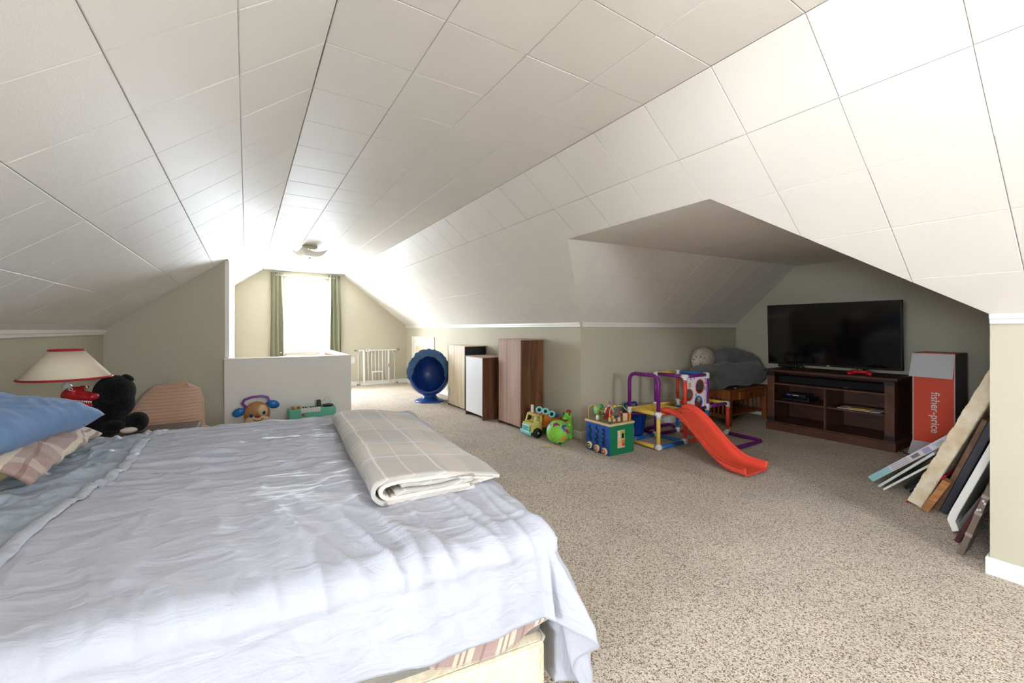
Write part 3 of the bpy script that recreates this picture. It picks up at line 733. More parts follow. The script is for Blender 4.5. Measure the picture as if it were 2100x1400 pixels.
MB().lathe([(0.006, 0.300), (0.022, 0.308), (0.022, 0.325), (0.012, 0.335), (0.012, 0.37)], 16).build('socket', mat('pale_socket', (205, 205, 198), 0.3), lt)
MB().tube([(-0.02, 0.02, 0.27), (-0.06, 0.05, 0.2), (-0.10, 0.06, 0.05), (-0.14, 0.07, 0.012), (-0.2, 0.12, 0.008)], 0.0035, 6).build('cord', M_WHITE, lt)

M_PL = mat('black_plush', (13, 12, 13), 1.0, 0.1, bump=(130, 1.0, 0.012), sheen=0.12)
t = thing('plush_toy', 'black fuzzy plush animal sitting on the side table', 'plush toy', (-0.715, 3.585, 0.522))
p_ = MB(); p_.ell((-0.02, 0, 0.16), (0.125, 0.12, 0.16)).ell((0.02, -0.02, 0.29), (0.135, 0.115, 0.12)).ell((0.06, -0.03, 0.21), (0.09, 0.08, 0.1)).ell((-0.09, 0.0, 0.08), (0.09, 0.1, 0.08))
t.scale = (0.78, 0.78, 0.88); p_.build('body', M_PL, t, remesh=0.011)
MB().ell((0.10, -0.02, 0.385), (0.042, 0.028, 0.022), Matrix.Rotation(0.5, 3, 'Y')).build('ear', M_PL, t)
MB().ell((0.165, -0.065, 0.07), (0.075, 0.07, 0.07)).build('paw', M_PL, t)
MB().ell((0.02, -0.09, 0.05), (0.08, 0.06, 0.05)).build('paw', M_PL, t)
MB().ell((0.125, -0.13, 0.022), (0.055, 0.03, 0.022)).build('paw_pad', mat('cream_pad', (220, 205, 190), 0.9), t)

M_PEACH = mat('peach_corduroy', (214, 178, 154), 0.95, 0.1, sheen=0.3, bump=(120, 0.3))
t = thing('backrest_pillow', 'peach corduroy backrest pillow with handle leaning by the partition', 'pillow', (-0.62, 5.2, 0), 0.05)
prof = [(-0.30, 0.0), (-0.31, 0.25), (-0.285, 0.40), (-0.22, 0.53), (-0.12, 0.625), (0.0, 0.645), (0.14, 0.635), (0.23, 0.585), (0.262, 0.48), (0.27, 0.25), (0.28, 0.0)]
def width_at(z):
    L_, R2 = [], []
    l = [(p[1], p[0]) for p in prof[:6]]; r = [(p[1], p[0]) for p in prof[:5:-1]] + [(0.645, 0.0)]
    def ip(a):
        for k in range(len(a) - 1):
            if a[k][0] <= z <= a[k + 1][0] + 1e-9:
                f_ = (z - a[k][0]) / max(1e-6, a[k + 1][0] - a[k][0]); return a[k][1] + (a[k + 1][1] - a[k][1]) * f_
        return a[-1][1]
    return ip(l), ip(r)
def br(sgn):
    def g(i, j):
        z = min(0.645, 0.005 + 0.64 * math.sin(i * PI / 2) ** 1.0 if True else i); l, r = width_at(z); u = 2 * j - 1
        x = l + (r - l) * j; th = 0.13 * (1 - abs(u) ** 3) ** 0.5 * (1 - (z / 0.66) ** 6) ** 0.5 if abs(u) < 1 else 0
        rib = 0.011 * math.sin(2 * PI * z / 0.030) * (1 - abs(u) ** 4) if sgn < 0 else 0
        return (x, 0.12 * z + sgn * th + (-rib if sgn < 0 else 0) - 0.02, z)
    return g
bk = MB(); bk.grid(br(-1), 150, 40); bk.grid(br(1), 60, 40); bk.build('cushion', M_PEACH, t)
for x in (-0.30, 0.27):
    a_ = MB(); a_.ell((0, -0.20, 0.12), (0.075, 0.22, 0.12)); q = a_.build('arm_rest', M_PEACH, t); q.location = (x, 0, 0)
hp = MB()
pth = [(-0.02, 0, 0.60), (0.0, -0.02, 0.69), (0.05, -0.03, 0.70), (0.12, -0.03, 0.66), (0.15, -0.02, 0.60)]
for k in range(len(pth) - 1):
    a_, b_ = Vector(pth[k]), Vector(pth[k + 1]); w_ = Vector((0, 0.022, 0)); hp.prism([a_ - w_, b_ - w_, b_ + w_, a_ + w_], (0, 0, 0.008))
hp.build('handle', M_PEACH, t)

# ================================================================== TOYS BY THE HALF WALL
t = thing('dog_face_toy', 'toy puppy face with blue ears and purple handle by the half wall', 'toy', (0.10, 5.36, 0.075))
MB().ell((0, 0.01, 0.02), (0.10, 0.05, 0.095)).build('base', mat('tan_plastic', (176, 122, 76), 0.4), t)
M_TANP = mat('tan_plastic', (176, 122, 76), 0.4); M_CRM = mat('cream_plastic', (226, 196, 150), 0.4); M_BLP = mat('blue_plastic', (30, 110, 190), 0.3); M_PUR = mat('purple_plastic', (132, 80, 160), 0.35)
MB().ell((0, 0, 0.175), (0.13, 0.055, 0.135)).build('face', M_TANP, t, sub=1)
MB().ell((0.045, -0.026, 0.205), (0.055, 0.038, 0.07)).build('eye_patch', M_CRM, t)
MB().ell((0.0, -0.03, 0.105), (0.12, 0.045, 0.06)).build('muzzle', M_CRM, t)
MB().ell((0.005, -0.072, 0.155), (0.032, 0.014, 0.014)).build('nose', mat('brown_nose', (128, 52, 40), 0.4), t)
for x, z in ((-0.055, 0.165), (0.062, 0.190)):
    e_ = MB().ell((x, -0.054, z), (0.02, 0.012, 0.022)).build('eye', M_BLP, t); MB().ell((x + 0.003, -0.064, z), (0.011, 0.006, 0.013)).build('pupil', M_BLACK, e_)
MB().tube([(-0.04, -0.068, 0.125), (-0.01, -0.078, 0.108), (0.03, -0.076, 0.11), (0.055, -0.068, 0.135)], 0.004, 6).build('mouth', M_BLACK, t)
for x, z, a in ((-0.165, 0.205, 0.5), (0.155, 0.265, -0.35)): MB().ell((x, -0.01, z), (0.062, 0.022, 0.045), Matrix.Rotation(-a, 3, 'Y')).build('ear', M_BLP, t)
MB().tube([(-0.10, 0, 0.25), (-0.135, 0, 0.295), (-0.115, 0, 0.335), (-0.05, 0, 0.358), (0.04, 0, 0.362), (0.10, 0, 0.345), (0.115, 0, 0.30), (0.09, 0, 0.27)], 0.014, 10).build('handle', M_PUR, t)

t = thing('toy_piano', 'mint green toy piano with small keys and microphone by the half wall', 'toy', (0.645, 5.33, 0.025), -0.03)
M_MINT = mat('mint_plastic', (104, 190, 164), 0.4)
bx('stand', mat('cream_base', (214, 200, 180), 0.6), t, -0.23, 0.23, -0.06, 0.09, -0.025, 0.125, 0.01)
bx('case', M_MINT, t, -0.245, 0.245, -0.085, 0.095, 0.125, 0.245, 0.014)
bx('logo_sticker', mat('logo_red', (190, 40, 44), 0.4), t, -0.115, -0.085, -0.087, -0.084, 0.165, 0.192, 0)
for k in range(8): bx('key', M_WHITE, t, -0.12 + k * 0.025, -0.0965 + k * 0.025, -0.0875, -0.03, 0.205, 0.252, 0.002)
for k in (0, 1, 3, 4, 5): bx('black_key', M_BLACK, t, -0.103 + k * 0.025, -0.090 + k * 0.025, -0.06, -0.025, 0.252, 0.262, 0.002)
bx('microphone', mat('charcoal_plastic', (58, 58, 60), 0.5), t, 0.045, 0.095, -0.01, 0.03, 0.245, 0.325, 0.012)
MB().lathe([(0.0, 0.247), (0.055, 0.247), (0.06, 0.262), (0.05, 0.268), (0.0, 0.268)], 20, Matrix.Translation((0.165, 0, 0))).build('turntable', mat('charcoal_plastic', (58, 58, 60)), t)
for x, c in ((-0.215, (200, 60, 50)), (-0.185, (220, 190, 70)), (-0.155, (170, 60, 50)), (-0.13, (210, 180, 140))):
    bx('button', mat('button_%d' % c[0], c, 0.4), t, x, x + 0.022, -0.05, 0.03, 0.245, 0.268, 0.004)
MB().tube([(0.11, 0.01, 0.30), (0.14, 0.02, 0.345), (0.17, 0.03, 0.35), (0.20, 0.02, 0.31), (0.195, 0, 0.265)], 0.003, 6).build('cord', mat('cord_grey', (190, 190, 185)), t)

# ================================================================== FAR END: curtains, light, gate, outlet
M_CUR = mat('olive_satin_curtain', (140, 138, 114), 0.6, 0.25, sheen=0.1)
rod = thing('curtain_rod', 'white curtain rod with small brackets above the window', 'curtain rod')
MB().tube([(0.45, 9.02, 2.19), (1.52, 9.02, 2.19)], 0.010, 10).build('rod', M_WHITE, rod)
for x in (0.52, 1.46): bx('bracket', M_CHROME, rod, x - 0.012, x + 0.012, 9.0, 9.1, 2.175, 2.205, 0.002)
for x in (0.45, 1.52): MB().ell((x, 9.02, 2.19), 0.017).build('finial', M_CHROME, rod)
def curtain(x0, x1, label, ph):
    t = thing('curtain', label, 'curtain', group='curtains at the far window')
    def g(i, j):
        z = 2.245 - i * 1.75; x = x0 + (x1 - x0) * j * (1 + 0.12 * i) ; fold = 0.034 * math.sin(j * 2 * PI * 3.2 + ph) * (0.8 + 0.2 * i) + 0.012 * math.sin(j * 9 + i * 3 + ph)
        return (x + 0.01 * math.sin(i * 4 + j * 6), 9.02 + fold, z)
    m = MB(); m.grid(g, 50, 90); m.build('cloth', M_CUR, t, solid=0.003, recalc=False)
    for k in range(4):
        xx = x0 + (x1 - x0) * (0.12 + 0.25 * k)
        MB().tube([(xx, 9.02 + 0.02 * math.cos(2 * PI * q / 12), 2.19 + 0.02 * math.sin(2 * PI * q / 12)) for q in range(12)], 0.004, 6, closed=True).build('grommet', M_CHROME, t)
curtain(0.385, 0.60, 'olive green curtain hanging between stairwell and window', 0.4)
curtain(1.385, 1.60, 'olive green curtain hanging on the safety gate side of the window', 1.9)

def ceiling_light(label, loc, watts):
  cl = thing('ceiling_light', label, 'ceiling light', loc)
  ceiling_parts(cl)
  if watts:
    l = bpy.data.lights.new('ceiling_bulb_light', 'POINT'); l.energy = watts; l.shadow_soft_size = 0.09; l.color = (1.0, 0.975, 0.94)
    o = bpy.data.objects.new('ceiling_bulb_light', l); C.objects.link(o); o.location = (loc[0], loc[1], loc[2] - 0.26)
def ceiling_parts(cl):
  MB().lathe([(0.0, -0.001), (0.095, -0.001), (0.095, -0.018), (0.075, -0.034), (0.0, -0.036)], 8).build('mount', mat('beige_mount', (196, 184, 152), 0.5), cl)
  MB().tube([(0, 0, -0.03), (0, 0, -0.155)], 0.006, 8).build('stem', M_CHROME, cl)
  M_FROST = mat('frosted_glass', (232, 230, 222), 0.3, 0.5)
  def glass_dish(i, j):
      u, v = 2 * i - 1, 2 * j - 1; r2 = max(abs(u), abs(v)); up = 0.075 * r2 ** 2.6 + 0.03 * (u * v) ** 2 - 0.018 * (1 - abs(u * v)) * r2 ** 3
      return (0.165 * u, 0.165 * v, -0.145 + up)
  g_ = MB(); g_.grid(glass_dish, 28, 28); go = g_.build('glass_shade', M_FROST, cl, solid=0.005, recalc=False); go.rotation_euler = (0, 0, 0.3)
  MB().ell((0, 0, -0.155), (0.014, 0.014, 0.01)).build('finial', M_CHROME, cl)
  for s_ in (-1, 1): MB().lathe([(0.0, 0.05), (0.018, 0.045), (0.026, 0.02), (0.02, -0.005), (0.012, -0.02), (0.012, -0.04), (0.0, -0.04)], 14, Matrix.Translation((s_ * 0.05, 0, -0.085)) @ Matrix.Rotation(s_ * 1.4, 4, 'Y')).build('bulb', M_WHITE, cl)
ceiling_light('square frosted glass ceiling light with beige mount over the stairwell', (0.72, 6.2, 2.28), 0)
ceiling_light('lit square frosted glass ceiling light over the near end of the room', (1.0, 0.1, 2.28), 3.5)

gt = thing('safety_gate', 'white metal child safety gate leaning on the end wall', 'gate', (2.36, 9.035, 0.0)); gt.rotation_euler = (-0.055, 0, 0)
M_GW = mat('white_powder_coat', (234, 234, 230), 0.35)
bx('bottom_rail', M_GW, gt, -0.36, 0.36, -0.015, 0.015, 0.004, 0.035, 0.004)
bx('top_rail', M_GW, gt, -0.40, -0.28, -0.012, 0.012, 0.715, 0.74, 0.004); bx('top_rail', M_GW, gt, -0.24, 0.40, -0.012, 0.012, 0.715, 0.74, 0.004)
bx('latch', M_GW, gt, -0.25, -0.16, -0.022, 0.022, 0.70, 0.755, 0.01)
bx('latch_label', M_BLP, gt, -0.225, -0.185, -0.0235, -0.021, 0.725, 0.742, 0)
bx('post', M_GW, gt, -0.31, -0.265, -0.014, 0.014, 0.035, 0.715, 0.004); bx('post', M_GW, gt, 0.21, 0.25, -0.014, 0.014, 0.035, 0.715, 0.004)
for k, x in enumerate((-0.20, -0.125, -0.05, 0.025, 0.10, 0.175)):
    MB().tube([(x, 0, 0.06), (x, 0, 0.715)], 0.007, 8).build('bar', M_GW, gt)
bx('door_rail', M_GW, gt, -0.21, 0.19, -0.010, 0.010, 0.045, 0.068, 0.003)
bx('pet_door', M_GW, gt, -0.125, 0.10, -0.014, 0.008, 0.26, 0.285, 0.003); bx('pet_door_post', M_GW, gt, -0.115, -0.098, -0.014, 0.008, 0.066, 0.262, 0.003); bx('pet_door_post', M_GW, gt, 0.088, 0.106, -0.014, 0.008, 0.066, 0.262, 0.003)
MB().tube([(-0.35, 0, 0.72), (-0.40, 0, 0.64), (-0.40, 0, 0.10), (-0.35, 0, 0.02)], 0.007, 8).build('side_bar', M_GW, gt)
MB().tube([(0.30, 0, 0.72), (0.36, 0, 0.64), (0.36, 0, 0.10), (0.31, 0, 0.03)], 0.007, 8).build('side_bar', M_GW, gt)
bx('sticker', mat('orange_sticker', (204, 96, 50)), gt, 0.222, 0.24, -0.0155, -0.0135, 0.36, 0.44, 0)
for x, z in ((-0.43, 0.728), (0.43, 0.728), (-0.39, 0.02), (0.39, 0.02)):
    MB().lathe([(0.006, -0.035), (0.006, 0.02), (0.016, 0.02), (0.016, 0.035), (0.0, 0.035)], 12, Matrix.Translation((x, 0, z)) @ Matrix.Rotation(PI / 2 if x > 0 else -PI / 2, 4, 'Y')).build('wall_cup', mat('grey_cup', (110, 110, 108)), gt)
ot = thing('wall_outlet', 'white outlet plate on the end wall beside the safety gate', 'outlet', (1.86, 9.1, 0.53))
bx('plate', M_WHITE, ot, -0.04, 0.04, -0.006, 0, -0.06, 0.06, 0.003)
for z in (-0.025, 0.025): bx('socket', mat('socket_cream', (214, 212, 204)), ot, -0.016, 0.016, -0.009, -0.006, z - 0.014, z + 0.014, 0.002)

# egg chair
M_EGG = mat('blue_shell', (26, 66, 140), 0.32, 0.5)
eg = thing('egg_chair', 'blue plastic egg chair with folded canopy by the knee wall', 'chair', (2.53, 6.5, 0), 0.0)
axis = Vector((-0.40, -0.90, 0.14)).normalized(); up = Vector((0, 0, 1)); ex = axis.cross(up).normalized(); ey = ex.cross(axis).normalized()
EC = Vector((0, 0.02, 0.445)); TH0 = math.radians(60)
def egg_pt(th, ph, sc_):
    p = axis * math.cos(th) + (ex * math.cos(ph) + ey * math.sin(ph)) * math.sin(th)
    k = 1 + 0.06 * max(0, p.z)
    return EC + Vector((p.x * 0.335, p.y * 0.335, p.z * 0.36 * k)) * sc_
e_ = MB(); NT, NP = 22, 44
for sc_ in (1.0, 0.93):
    e_.grid(lambda i, j: egg_pt(TH0 + (PI - TH0) * i, 2 * PI * j, sc_), NT, NP)
e_.grid(lambda i, j: egg_pt(TH0, 2 * PI * j, 1.0 - 0.07 * i), 2, NP)
e_.build('shell', M_EGG, eg)
MB().lathe([(0.0, 0.0), (0.235, 0.0), (0.24, 0.012), (0.225, 0.024), (0.16, 0.045), (0.115, 0.075), (0.10, 0.11), (0.125, 0.145), (0.0, 0.15)], 36).build('pedestal', M_EGG, eg)
M_CAN = mat('slate_blue_canopy', (78, 112, 152), 0.75, 0.2, bump=(14, 0.6, 0.02), var=(8, 0.25))
def can(i, j):
    ph = math.radians(-12) + i * math.radians(204); a = 2 * PI * j
    c = egg_pt(TH0 + 0.10, ph, 1.015); o_ = (c - EC).normalized(); tl = math.sin(PI * min(1, max(0, i))) ** 0.35
    r1 = 0.085 * tl + 0.02 + 0.03 * nz(i * 14, j * 3, 3); r2 = 0.022 + 0.03 * ridge(i * 16, j * 5, 8, 2)
    return c + (-o_ * 0.25 + axis * 0.2) * 0.12 * tl + (axis * math.cos(a) * 0.5 - o_.cross(axis).cross(axis) * 0 + (-(o_) * math.cos(a))) * r1 * 0.55 + o_ * math.sin(a) * r2 + axis * 0.012
cn = MB(); cn.grid(can, 80, 20); cn.build('canopy', M_CAN, eg)
for s_ in (-1, 1):
    c = egg_pt(TH0 + 0.12, math.radians(-14 if s_ > 0 else 194), 1.02)
    MB().ell(c, 0.02).build('hinge', M_CAN, eg)

# ================================================================== CABINETS ALONG THE KNEE WALL
W_PALE = wood('pale_plywood', (214, 194, 164), (232, 216, 190), (2, 22, 1.2), 0.6, 1.0)
W_WHITE = mat('white_painted_back', (236, 238, 240), 0.5, var=(3, 0.05))
W_PINK = wood('pinkish_raw_board', (170, 136, 122), (192, 160, 146), (2, 9, 1.0), 0.7, 0.6)
W_BROWN = wood('brown_stained_side', (84, 52, 32), (128, 84, 54), (14, 14, 1.4), 0.45, 1.5)
W_DARKB = mat('black_inside', (38, 37, 37), 0.6)
def cabinet(label, x0, x1, y0, y1, h, facemat, sidemat, topmat, planks, seams, toe):
    t = thing('cabinet', label, 'cabinet', (x0, y0, 0)); dx, dy = x1 - x0, y1 - y0
    bx('carcass', sidemat, t, 0.012, dx, 0.015, dy - 0.0, toe, h - 0.012, 0.002)
    bx('side_panel', sidemat, t, 0.0, dx, 0.0, 0.015, 0.0, h - 0.012, 0.002)
    bx('side_panel', sidemat, t, 0.0, dx, dy, dy + 0.014, 0.0, h - 0.012, 0.002)
    bx('top_panel', topmat, t, 0.0, dx, 0.0, dy + 0.014, h - 0.012, h, 0.002)
    e = [0.015] + [0.015 + (dy - 0.015) * s_ for s_ in seams] + [dy]
    for k in range(len(e) - 1): bx('back_board', facemat, t, 0.0 if k % 2 == 0 else 0.002, 0.0125, e[k] + 0.0012, e[k + 1] - 0.0012, toe + 0.01, h - 0.013, 0.001)
    return t
c1 = cabinet('pale plywood cabinet with a black side beside the egg chair', 2.65, 2.985, 5.44, 6.03, 0.93, W_PALE, W_DARKB, W_PALE, 0, (0.28, 0.62), 0.015)
bx('label_sticker', mat('sticker_white', (226, 226, 222)), c1, -0.001, 0.0, 0.50, 0.56, 0.14, 0.30, 0)
for k in range(7): bx('print_line', M_BLACK, c1, -0.0015, -0.0009, 0.51, 0.55, 0.15 + k * 0.02, 0.158 + k * 0.02, 0)
cabinet('white backed cabinet with brown side, lowest of the three', 2.555, 2.90, 4.73, 5.22, 0.81, W_WHITE, W_BROWN, W_PINK, 0, (0.45,), 0.045)
cabinet('tall cabinet with pinkish back boards and brown side', 2.67, 2.985, 4.02, 4.52, 1.055, W_PINK, W_BROWN, W_PINK, 0, (0.3, 0.62), 0.03)

# ================================================================== TOY TRUCK, BALL, DINOSAUR
tk = thing('toy_truck', 'toy dump truck with yellow green cab and orange bed', 'toy truck', (2.79, 3.77, 0), math.radians(176))
M_CAB = mat('lime_plastic', (206, 200, 112), 0.4); M_TEAL = mat('aqua_plastic', (134, 206, 204), 0.4); M_ORG = mat('orange_plastic', (206, 116, 46), 0.45); M_TYRE = mat('black_rubber', (24, 24, 25), 0.6); M_DTE = mat('dark_teal_plastic', (24, 82, 84), 0.5)
# local +x is the front of the truck
cabm = MB()
for y in (-0.095, 0.083):
    side = [(0.065, 0.06), (0.205, 0.06), (0.205, 0.125), (0.185, 0.15), (0.150, 0.158), (0.065, 0.158)]
    cabm.prism([(p[0], y, p[1]) for p in side], (0, 0.012, 0))
    cabm.prism([(p[0], y, p[1]) for p in [(0.065, 0.158), (0.085, 0.158), (0.085, 0.235), (0.065, 0.235)]], (0, 0.012, 0)).prism([(p[0], y, p[1]) for p in [(0.15, 0.158), (0.168, 0.158), (0.140, 0.235), (0.122, 0.235)]], (0, 0.012, 0))
cabm.box(0.065, 0.145, -0.095, 0.095, 0.225, 0.24).box(0.15, 0.205, -0.083, 0.083, 0.115, 0.152).box(0.065, 0.075, -0.083, 0.083, 0.06, 0.225).box(0.075, 0.2, -0.083, 0.083, 0.06, 0.075)
cabm.build('cab', M_CAB, tk, bevel=0.006)
bx('driver_seat', M_CAB, tk, 0.08, 0.12, -0.07, 0.07, 0.075, 0.17, 0.006)
bx('bumper', M_TEAL, tk, 0.203, 0.232, -0.10, 0.10, 0.035, 0.075, 0.008)
gr = bx('grille', M_TEAL, tk, 0.203, 0.222, -0.075, 0.075, 0.075, 0.135, 0.006)
for y in (-0.045, -0.015, 0.015, 0.045): bx('grille_slot', M_TEAL, gr, 0.221, 0.226, y - 0.008, y + 0.008, 0.085, 0.125, 0.002)
bx('chassis', M_DTE, tk, -0.19, 0.07, -0.07, 0.07, 0.05, 0.095, 0.008)
dbm = MB()
for y in (-0.11, 0.098):
    dbm.prism([(p[0], y, p[1]) for p in [(0.06, 0.10), (0.045, 0.235), (0.0, 0.235), (-0.05, 0.19), (-0.20, 0.185), (-0.16, 0.12)]], (0, 0.012, 0))
dbm.box(-0.15, 0.06, -0.098, 0.098, 0.098, 0.11).prism([(p[0], -0.098, p[1]) for p in [(0.06, 0.10), (0.048, 0.10), (0.035, 0.235), (0.045, 0.235)]], (0, 0.196, 0)).box(0.03, 0.115, -0.11, 0.11, 0.236, 0.25)
dbm.prism([(p[0], -0.098, p[1]) for p in [(-0.14, 0.11), (-0.15, 0.105), (-0.20, 0.18), (-0.19, 0.185)]], (0, 0.196, 0))
dbm.build('dump_bed', M_ORG, tk, bevel=0.004)
for x in (0.13, -0.11):
    for y in (-1, 1):
        Mx = Matrix.Translation((x, y * 0.105, 0.052)) @ Matrix.Rotation(PI / 2, 4, 'X')
        wh = MB().lathe([(0.0, -0.02), (0.040, -0.02), (0.052, -0.012), (0.052, 0.012), (0.040, 0.02), (0.036, 0.014), (0.0, 0.014)], 24, Mx).build('wheel', M_TYRE, tk)
        MB().lathe([(0.0, -0.026), (0.012, -0.026), (0.012, 0.026), (0.0, 0.026)], 12, Mx).build('hub', M_TEAL, wh)
# blocks riding in the bed, each its own thing
def ring_block(x, y, z, r, col, label):
    Mx = Matrix.Translation((x, y, z)) @ Vector((-0.5, -0.82, 0.25)).to_track_quat('Z', 'Y').to_matrix().to_4x4()
    o = thing('ring_toy', label, 'toy', group='ring toys in the toy truck')
    MB().tube([Mx @ Vector((r * 0.72 * math.cos(2 * PI * k / 20), r * 0.72 * math.sin(2 * PI * k / 20), 0)) for k in range(20)], r * 0.30, 8, closed=True).build('rim', col, o); MB().lathe([(0, -0.01), (r * 0.44, -0.01), (r * 0.44, 0.01), (0, 0.01)], 14, Mx).build('hub', M_TYRE, o)
for x, y, z, lb in ((2.71, 3.72, 0.288, 'aqua ring toy beside the white block in the toy truck'), (2.765, 3.68, 0.272, 'aqua ring toy between the two other rings in the toy truck'), (2.835, 3.66, 0.238, 'aqua ring toy beside the natural wood block in the toy truck')): ring_block(x, y, z, 0.04, M_TEAL, lb)
tag(bx('toy_block', mat('white_block', (226, 222, 222)), None, 2.665, 2.69, 3.79, 3.82, 0.252, 0.335, 0.006), 'white toy block standing up in the toy truck bed', 'toy block')
tag(bx('toy_block', M_BLP, None, 2.90, 2.955, 3.69, 3.76, 0.19, 0.225, 0.004), 'blue toy block at the tail of the toy truck', 'toy block')
tag(bx('toy_block', mat('natural_block', (222, 190, 150)), None, 2.855, 2.89, 3.70, 3.75, 0.185, 0.235, 0.004), 'natural wood toy block in the toy truck bed', 'toy block')
tag(bx('toy_block', mat('red_block', (190, 60, 52)), None, 2.73, 2.79, 3.765, 3.815, 0.222, 0.285, 0.006), 'red toy block in the middle of the toy truck load', 'toy block')

M_SPL = spots_mat('paint_splash_green', (130, 205, 70), [(34, 96, 190), (150, 40, 120), (226, 140, 60), (130, 205, 70), (60, 70, 170), (222, 200, 90), (130, 205, 70), (150, 40, 120)], 20, 0.42, 0.5)
bl = thing('paint_splash_ball', 'bright green ball with printed paint splashes in front of the toy truck', 'ball', (2.69, 3.36, 0.0), 0.2)
MB().ell((0, 0, 0.124), 0.122, n=40, m=24).build('ball_skin', M_SPL, bl)
MB().ell((0.0, -0.045, 0.008), (0.022, 0.014, 0.010)).build('tie_knot', mat('lime_skin', (120, 205, 66), 0.4), bl)
tag(MB().tube([(2.66, 3.27, 0.006), (2.60, 3.29, 0.006), (2.55, 3.33, 0.005), (2.50, 3.35, 0.006), (2.46, 3.38, 0.005)], 0.0035, 6).build('string', mat('yellow_string', (206, 180, 110), 0.8)), 'thin yellow string lying on the carpet by the green ball', 'string')
M_DINO = mat('lime_skin', (120, 205, 66), 0.4)
dn = thing('toy_dinosaur', 'green toy dinosaur with red cap standing at the wall corner', 'toy', (2.915, 3.47, 0), math.radians(205))
d_ = MB(); d_.ell((0, 0, 0.10), (0.055, 0.055, 0.085)).ell((-0.005, 0, 0.175), (0.042, 0.042, 0.06)).ell((0.01, 0, 0.238), (0.05, 0.046, 0.05)).ell((0.065, 0, 0.232), (0.055, 0.036, 0.022)).ell((0.055, 0, 0.19), (0.05, 0.032, 0.013), Matrix.Rotation(0.35, 3, 'Y'))
for y in (-0.032, 0.032): d_.ell((0.015, y, 0.03), (0.035, 0.024, 0.035)).ell((0.04, y * 1.4, 0.13), (0.032, 0.015, 0.015)).ell((0.035, y * 0.8, 0.27), 0.017)
d_.ell((-0.06, 0, 0.06), (0.05, 0.025, 0.025))
do = d_.build('body', M_DINO, dn, remesh=0.006)
MB().ell((0.055, 0, 0.208), (0.04, 0.028, 0.01), Matrix.Rotation(0.2, 3, 'Y')).build('mouth', mat('mouth_red', (190, 30, 40), 0.4), dn)
MB().ell((0.0, 0, 0.29), (0.028, 0.028, 0.02)).build('cap', M_RED, dn)
for y in (-0.03, 0.03): e2 = MB().ell((0.048, y, 0.272), (0.009, 0.008, 0.012)).build('eye', M_BLACK, dn)

# ================================================================== ACTIVITY CUBE
ac = thing('activity_cube', 'wooden activity cube with blue and green sides and bead maze top', 'toy', (2.82, 2.775, 0))
S_ = 0.325; HC = 0.272
M_CBL = mat('cube_blue', (30, 84, 168), 0.45); M_CGR = mat('cube_green', (22, 122, 84), 0.45); M_CRD = mat('cube_red', (196, 50, 46), 0.45); M_NAT = wood('natural_beech', (212, 176, 132), (232, 202, 162), (8, 8, 8), 0.5); M_YEL2 = mat('cube_yellow', (224, 178, 60), 0.45)
bx('box', M_CRD, ac, 0.008, S_ - 0.008, 0.008, S_ - 0.008, 0.0, HC, 0.002)
lf = bx('side_panel', M_CBL, ac, 0.0, 0.008, 0.0, S_ - 0.012, 0.0, HC, 0.002)
gf = bx('side_panel', M_CGR, ac, 0.008, S_, 0.0, 0.008, 0.0, HC, 0.002)
bx('side_panel', M_YEL2, ac, S_ - 0.008, S_, 0.008, S_, 0.0, HC, 0.002)
tp = bx('top_board', M_NAT, ac, -0.006, S_ + 0.006, -0.006, S_ + 0.006, HC, HC + 0.02, 0.004)
bx('printed_top', mat('green_print', (120, 130, 80), 0.6, var=(30, (150, 120, 80))), ac, 0.012, S_ - 0.012, 0.012, S_ - 0.012, HC + 0.02, HC + 0.0215, 0)
for k, y in enumerate((0.255, 0.165, 0.075)):
    zt, zb = 0.245, (0.10, 0.06, 0.075)[k]
    per = (0.075, 0.055, 0.04)[k]; pts = [(-0.0005, y + 0.014 * math.sin((zt - z) / per * 2 * PI), z) for z in [zt - (zt - zb) * q / 60 for q in range(61)]]
    MB().tube(pts, 0.0055, 6).build('zigzag_slot', M_BLACK, lf)
    M2 = Matrix.Translation((-0.012, y - 0.01 * k, 0.052 - 0.008 * k)) @ Matrix.Rotation(-PI / 2, 4, 'Y')
    wv = MB().lathe([(0, -0.010), (0.032, -0.010), (0.034, 0.0), (0.032, 0.012), (0, 0.012)], 22, M2).build('slider_wheel', M_NAT, lf)
    MB().lathe([(0, 0.0115), (0.022, 0.0115), (0.022, 0.014), (0, 0.014)], 18, M2).build('wheel_face', (M_CGR, M_ORG, M_CRD)[k], wv)
    MB().lathe([(0, 0.0135), (0.009, 0.0135), (0.009, 0.016), (0, 0.016)], 12, M2).build('wheel_centre', M_WHITE, wv)
pb = bx('picture_board', M_NAT, gf, 0.10, 0.195, -0.006, 0.0, 0.06, 0.225, 0.002)
for x0, x1, z0, z1, c in ((0.104, 0.128, 0.19, 0.215, (220, 216, 210)), (0.104, 0.13, 0.135, 0.18, (236, 232, 226)), (0.14, 0.19, 0.145, 0.22, (150, 176, 90)), (0.15, 0.178, 0.15, 0.195, (238, 236, 228)), (0.15, 0.192, 0.075, 0.135, (206, 118, 66)), (0.165, 0.185, 0.08, 0.1, (186, 46, 36)), (0.104, 0.13, 0.068, 0.125, (226, 190, 150))):
    bx('picture_tile', mat('picture_%d_%d' % (c[0], c[2]), c, 0.5), gf, x0, x1, -0.009, -0.0055, z0, z1, 0.002)
for xx, zz in ((0.108, 0.15), (0.12, 0.15), (0.114, 0.165)): MB().ell((xx, -0.0095, zz), (0.0035, 0.001, 0.0035)).build('picture_dot', M_BLACK, gf)
bx('sorter_piece', mat('pink_piece', (226, 120, 140), 0.5), ac, S_, S_ + 0.03, 0.02, 0.03, 0.15, 0.22, 0.006)
ZT2 = HC + 0.021
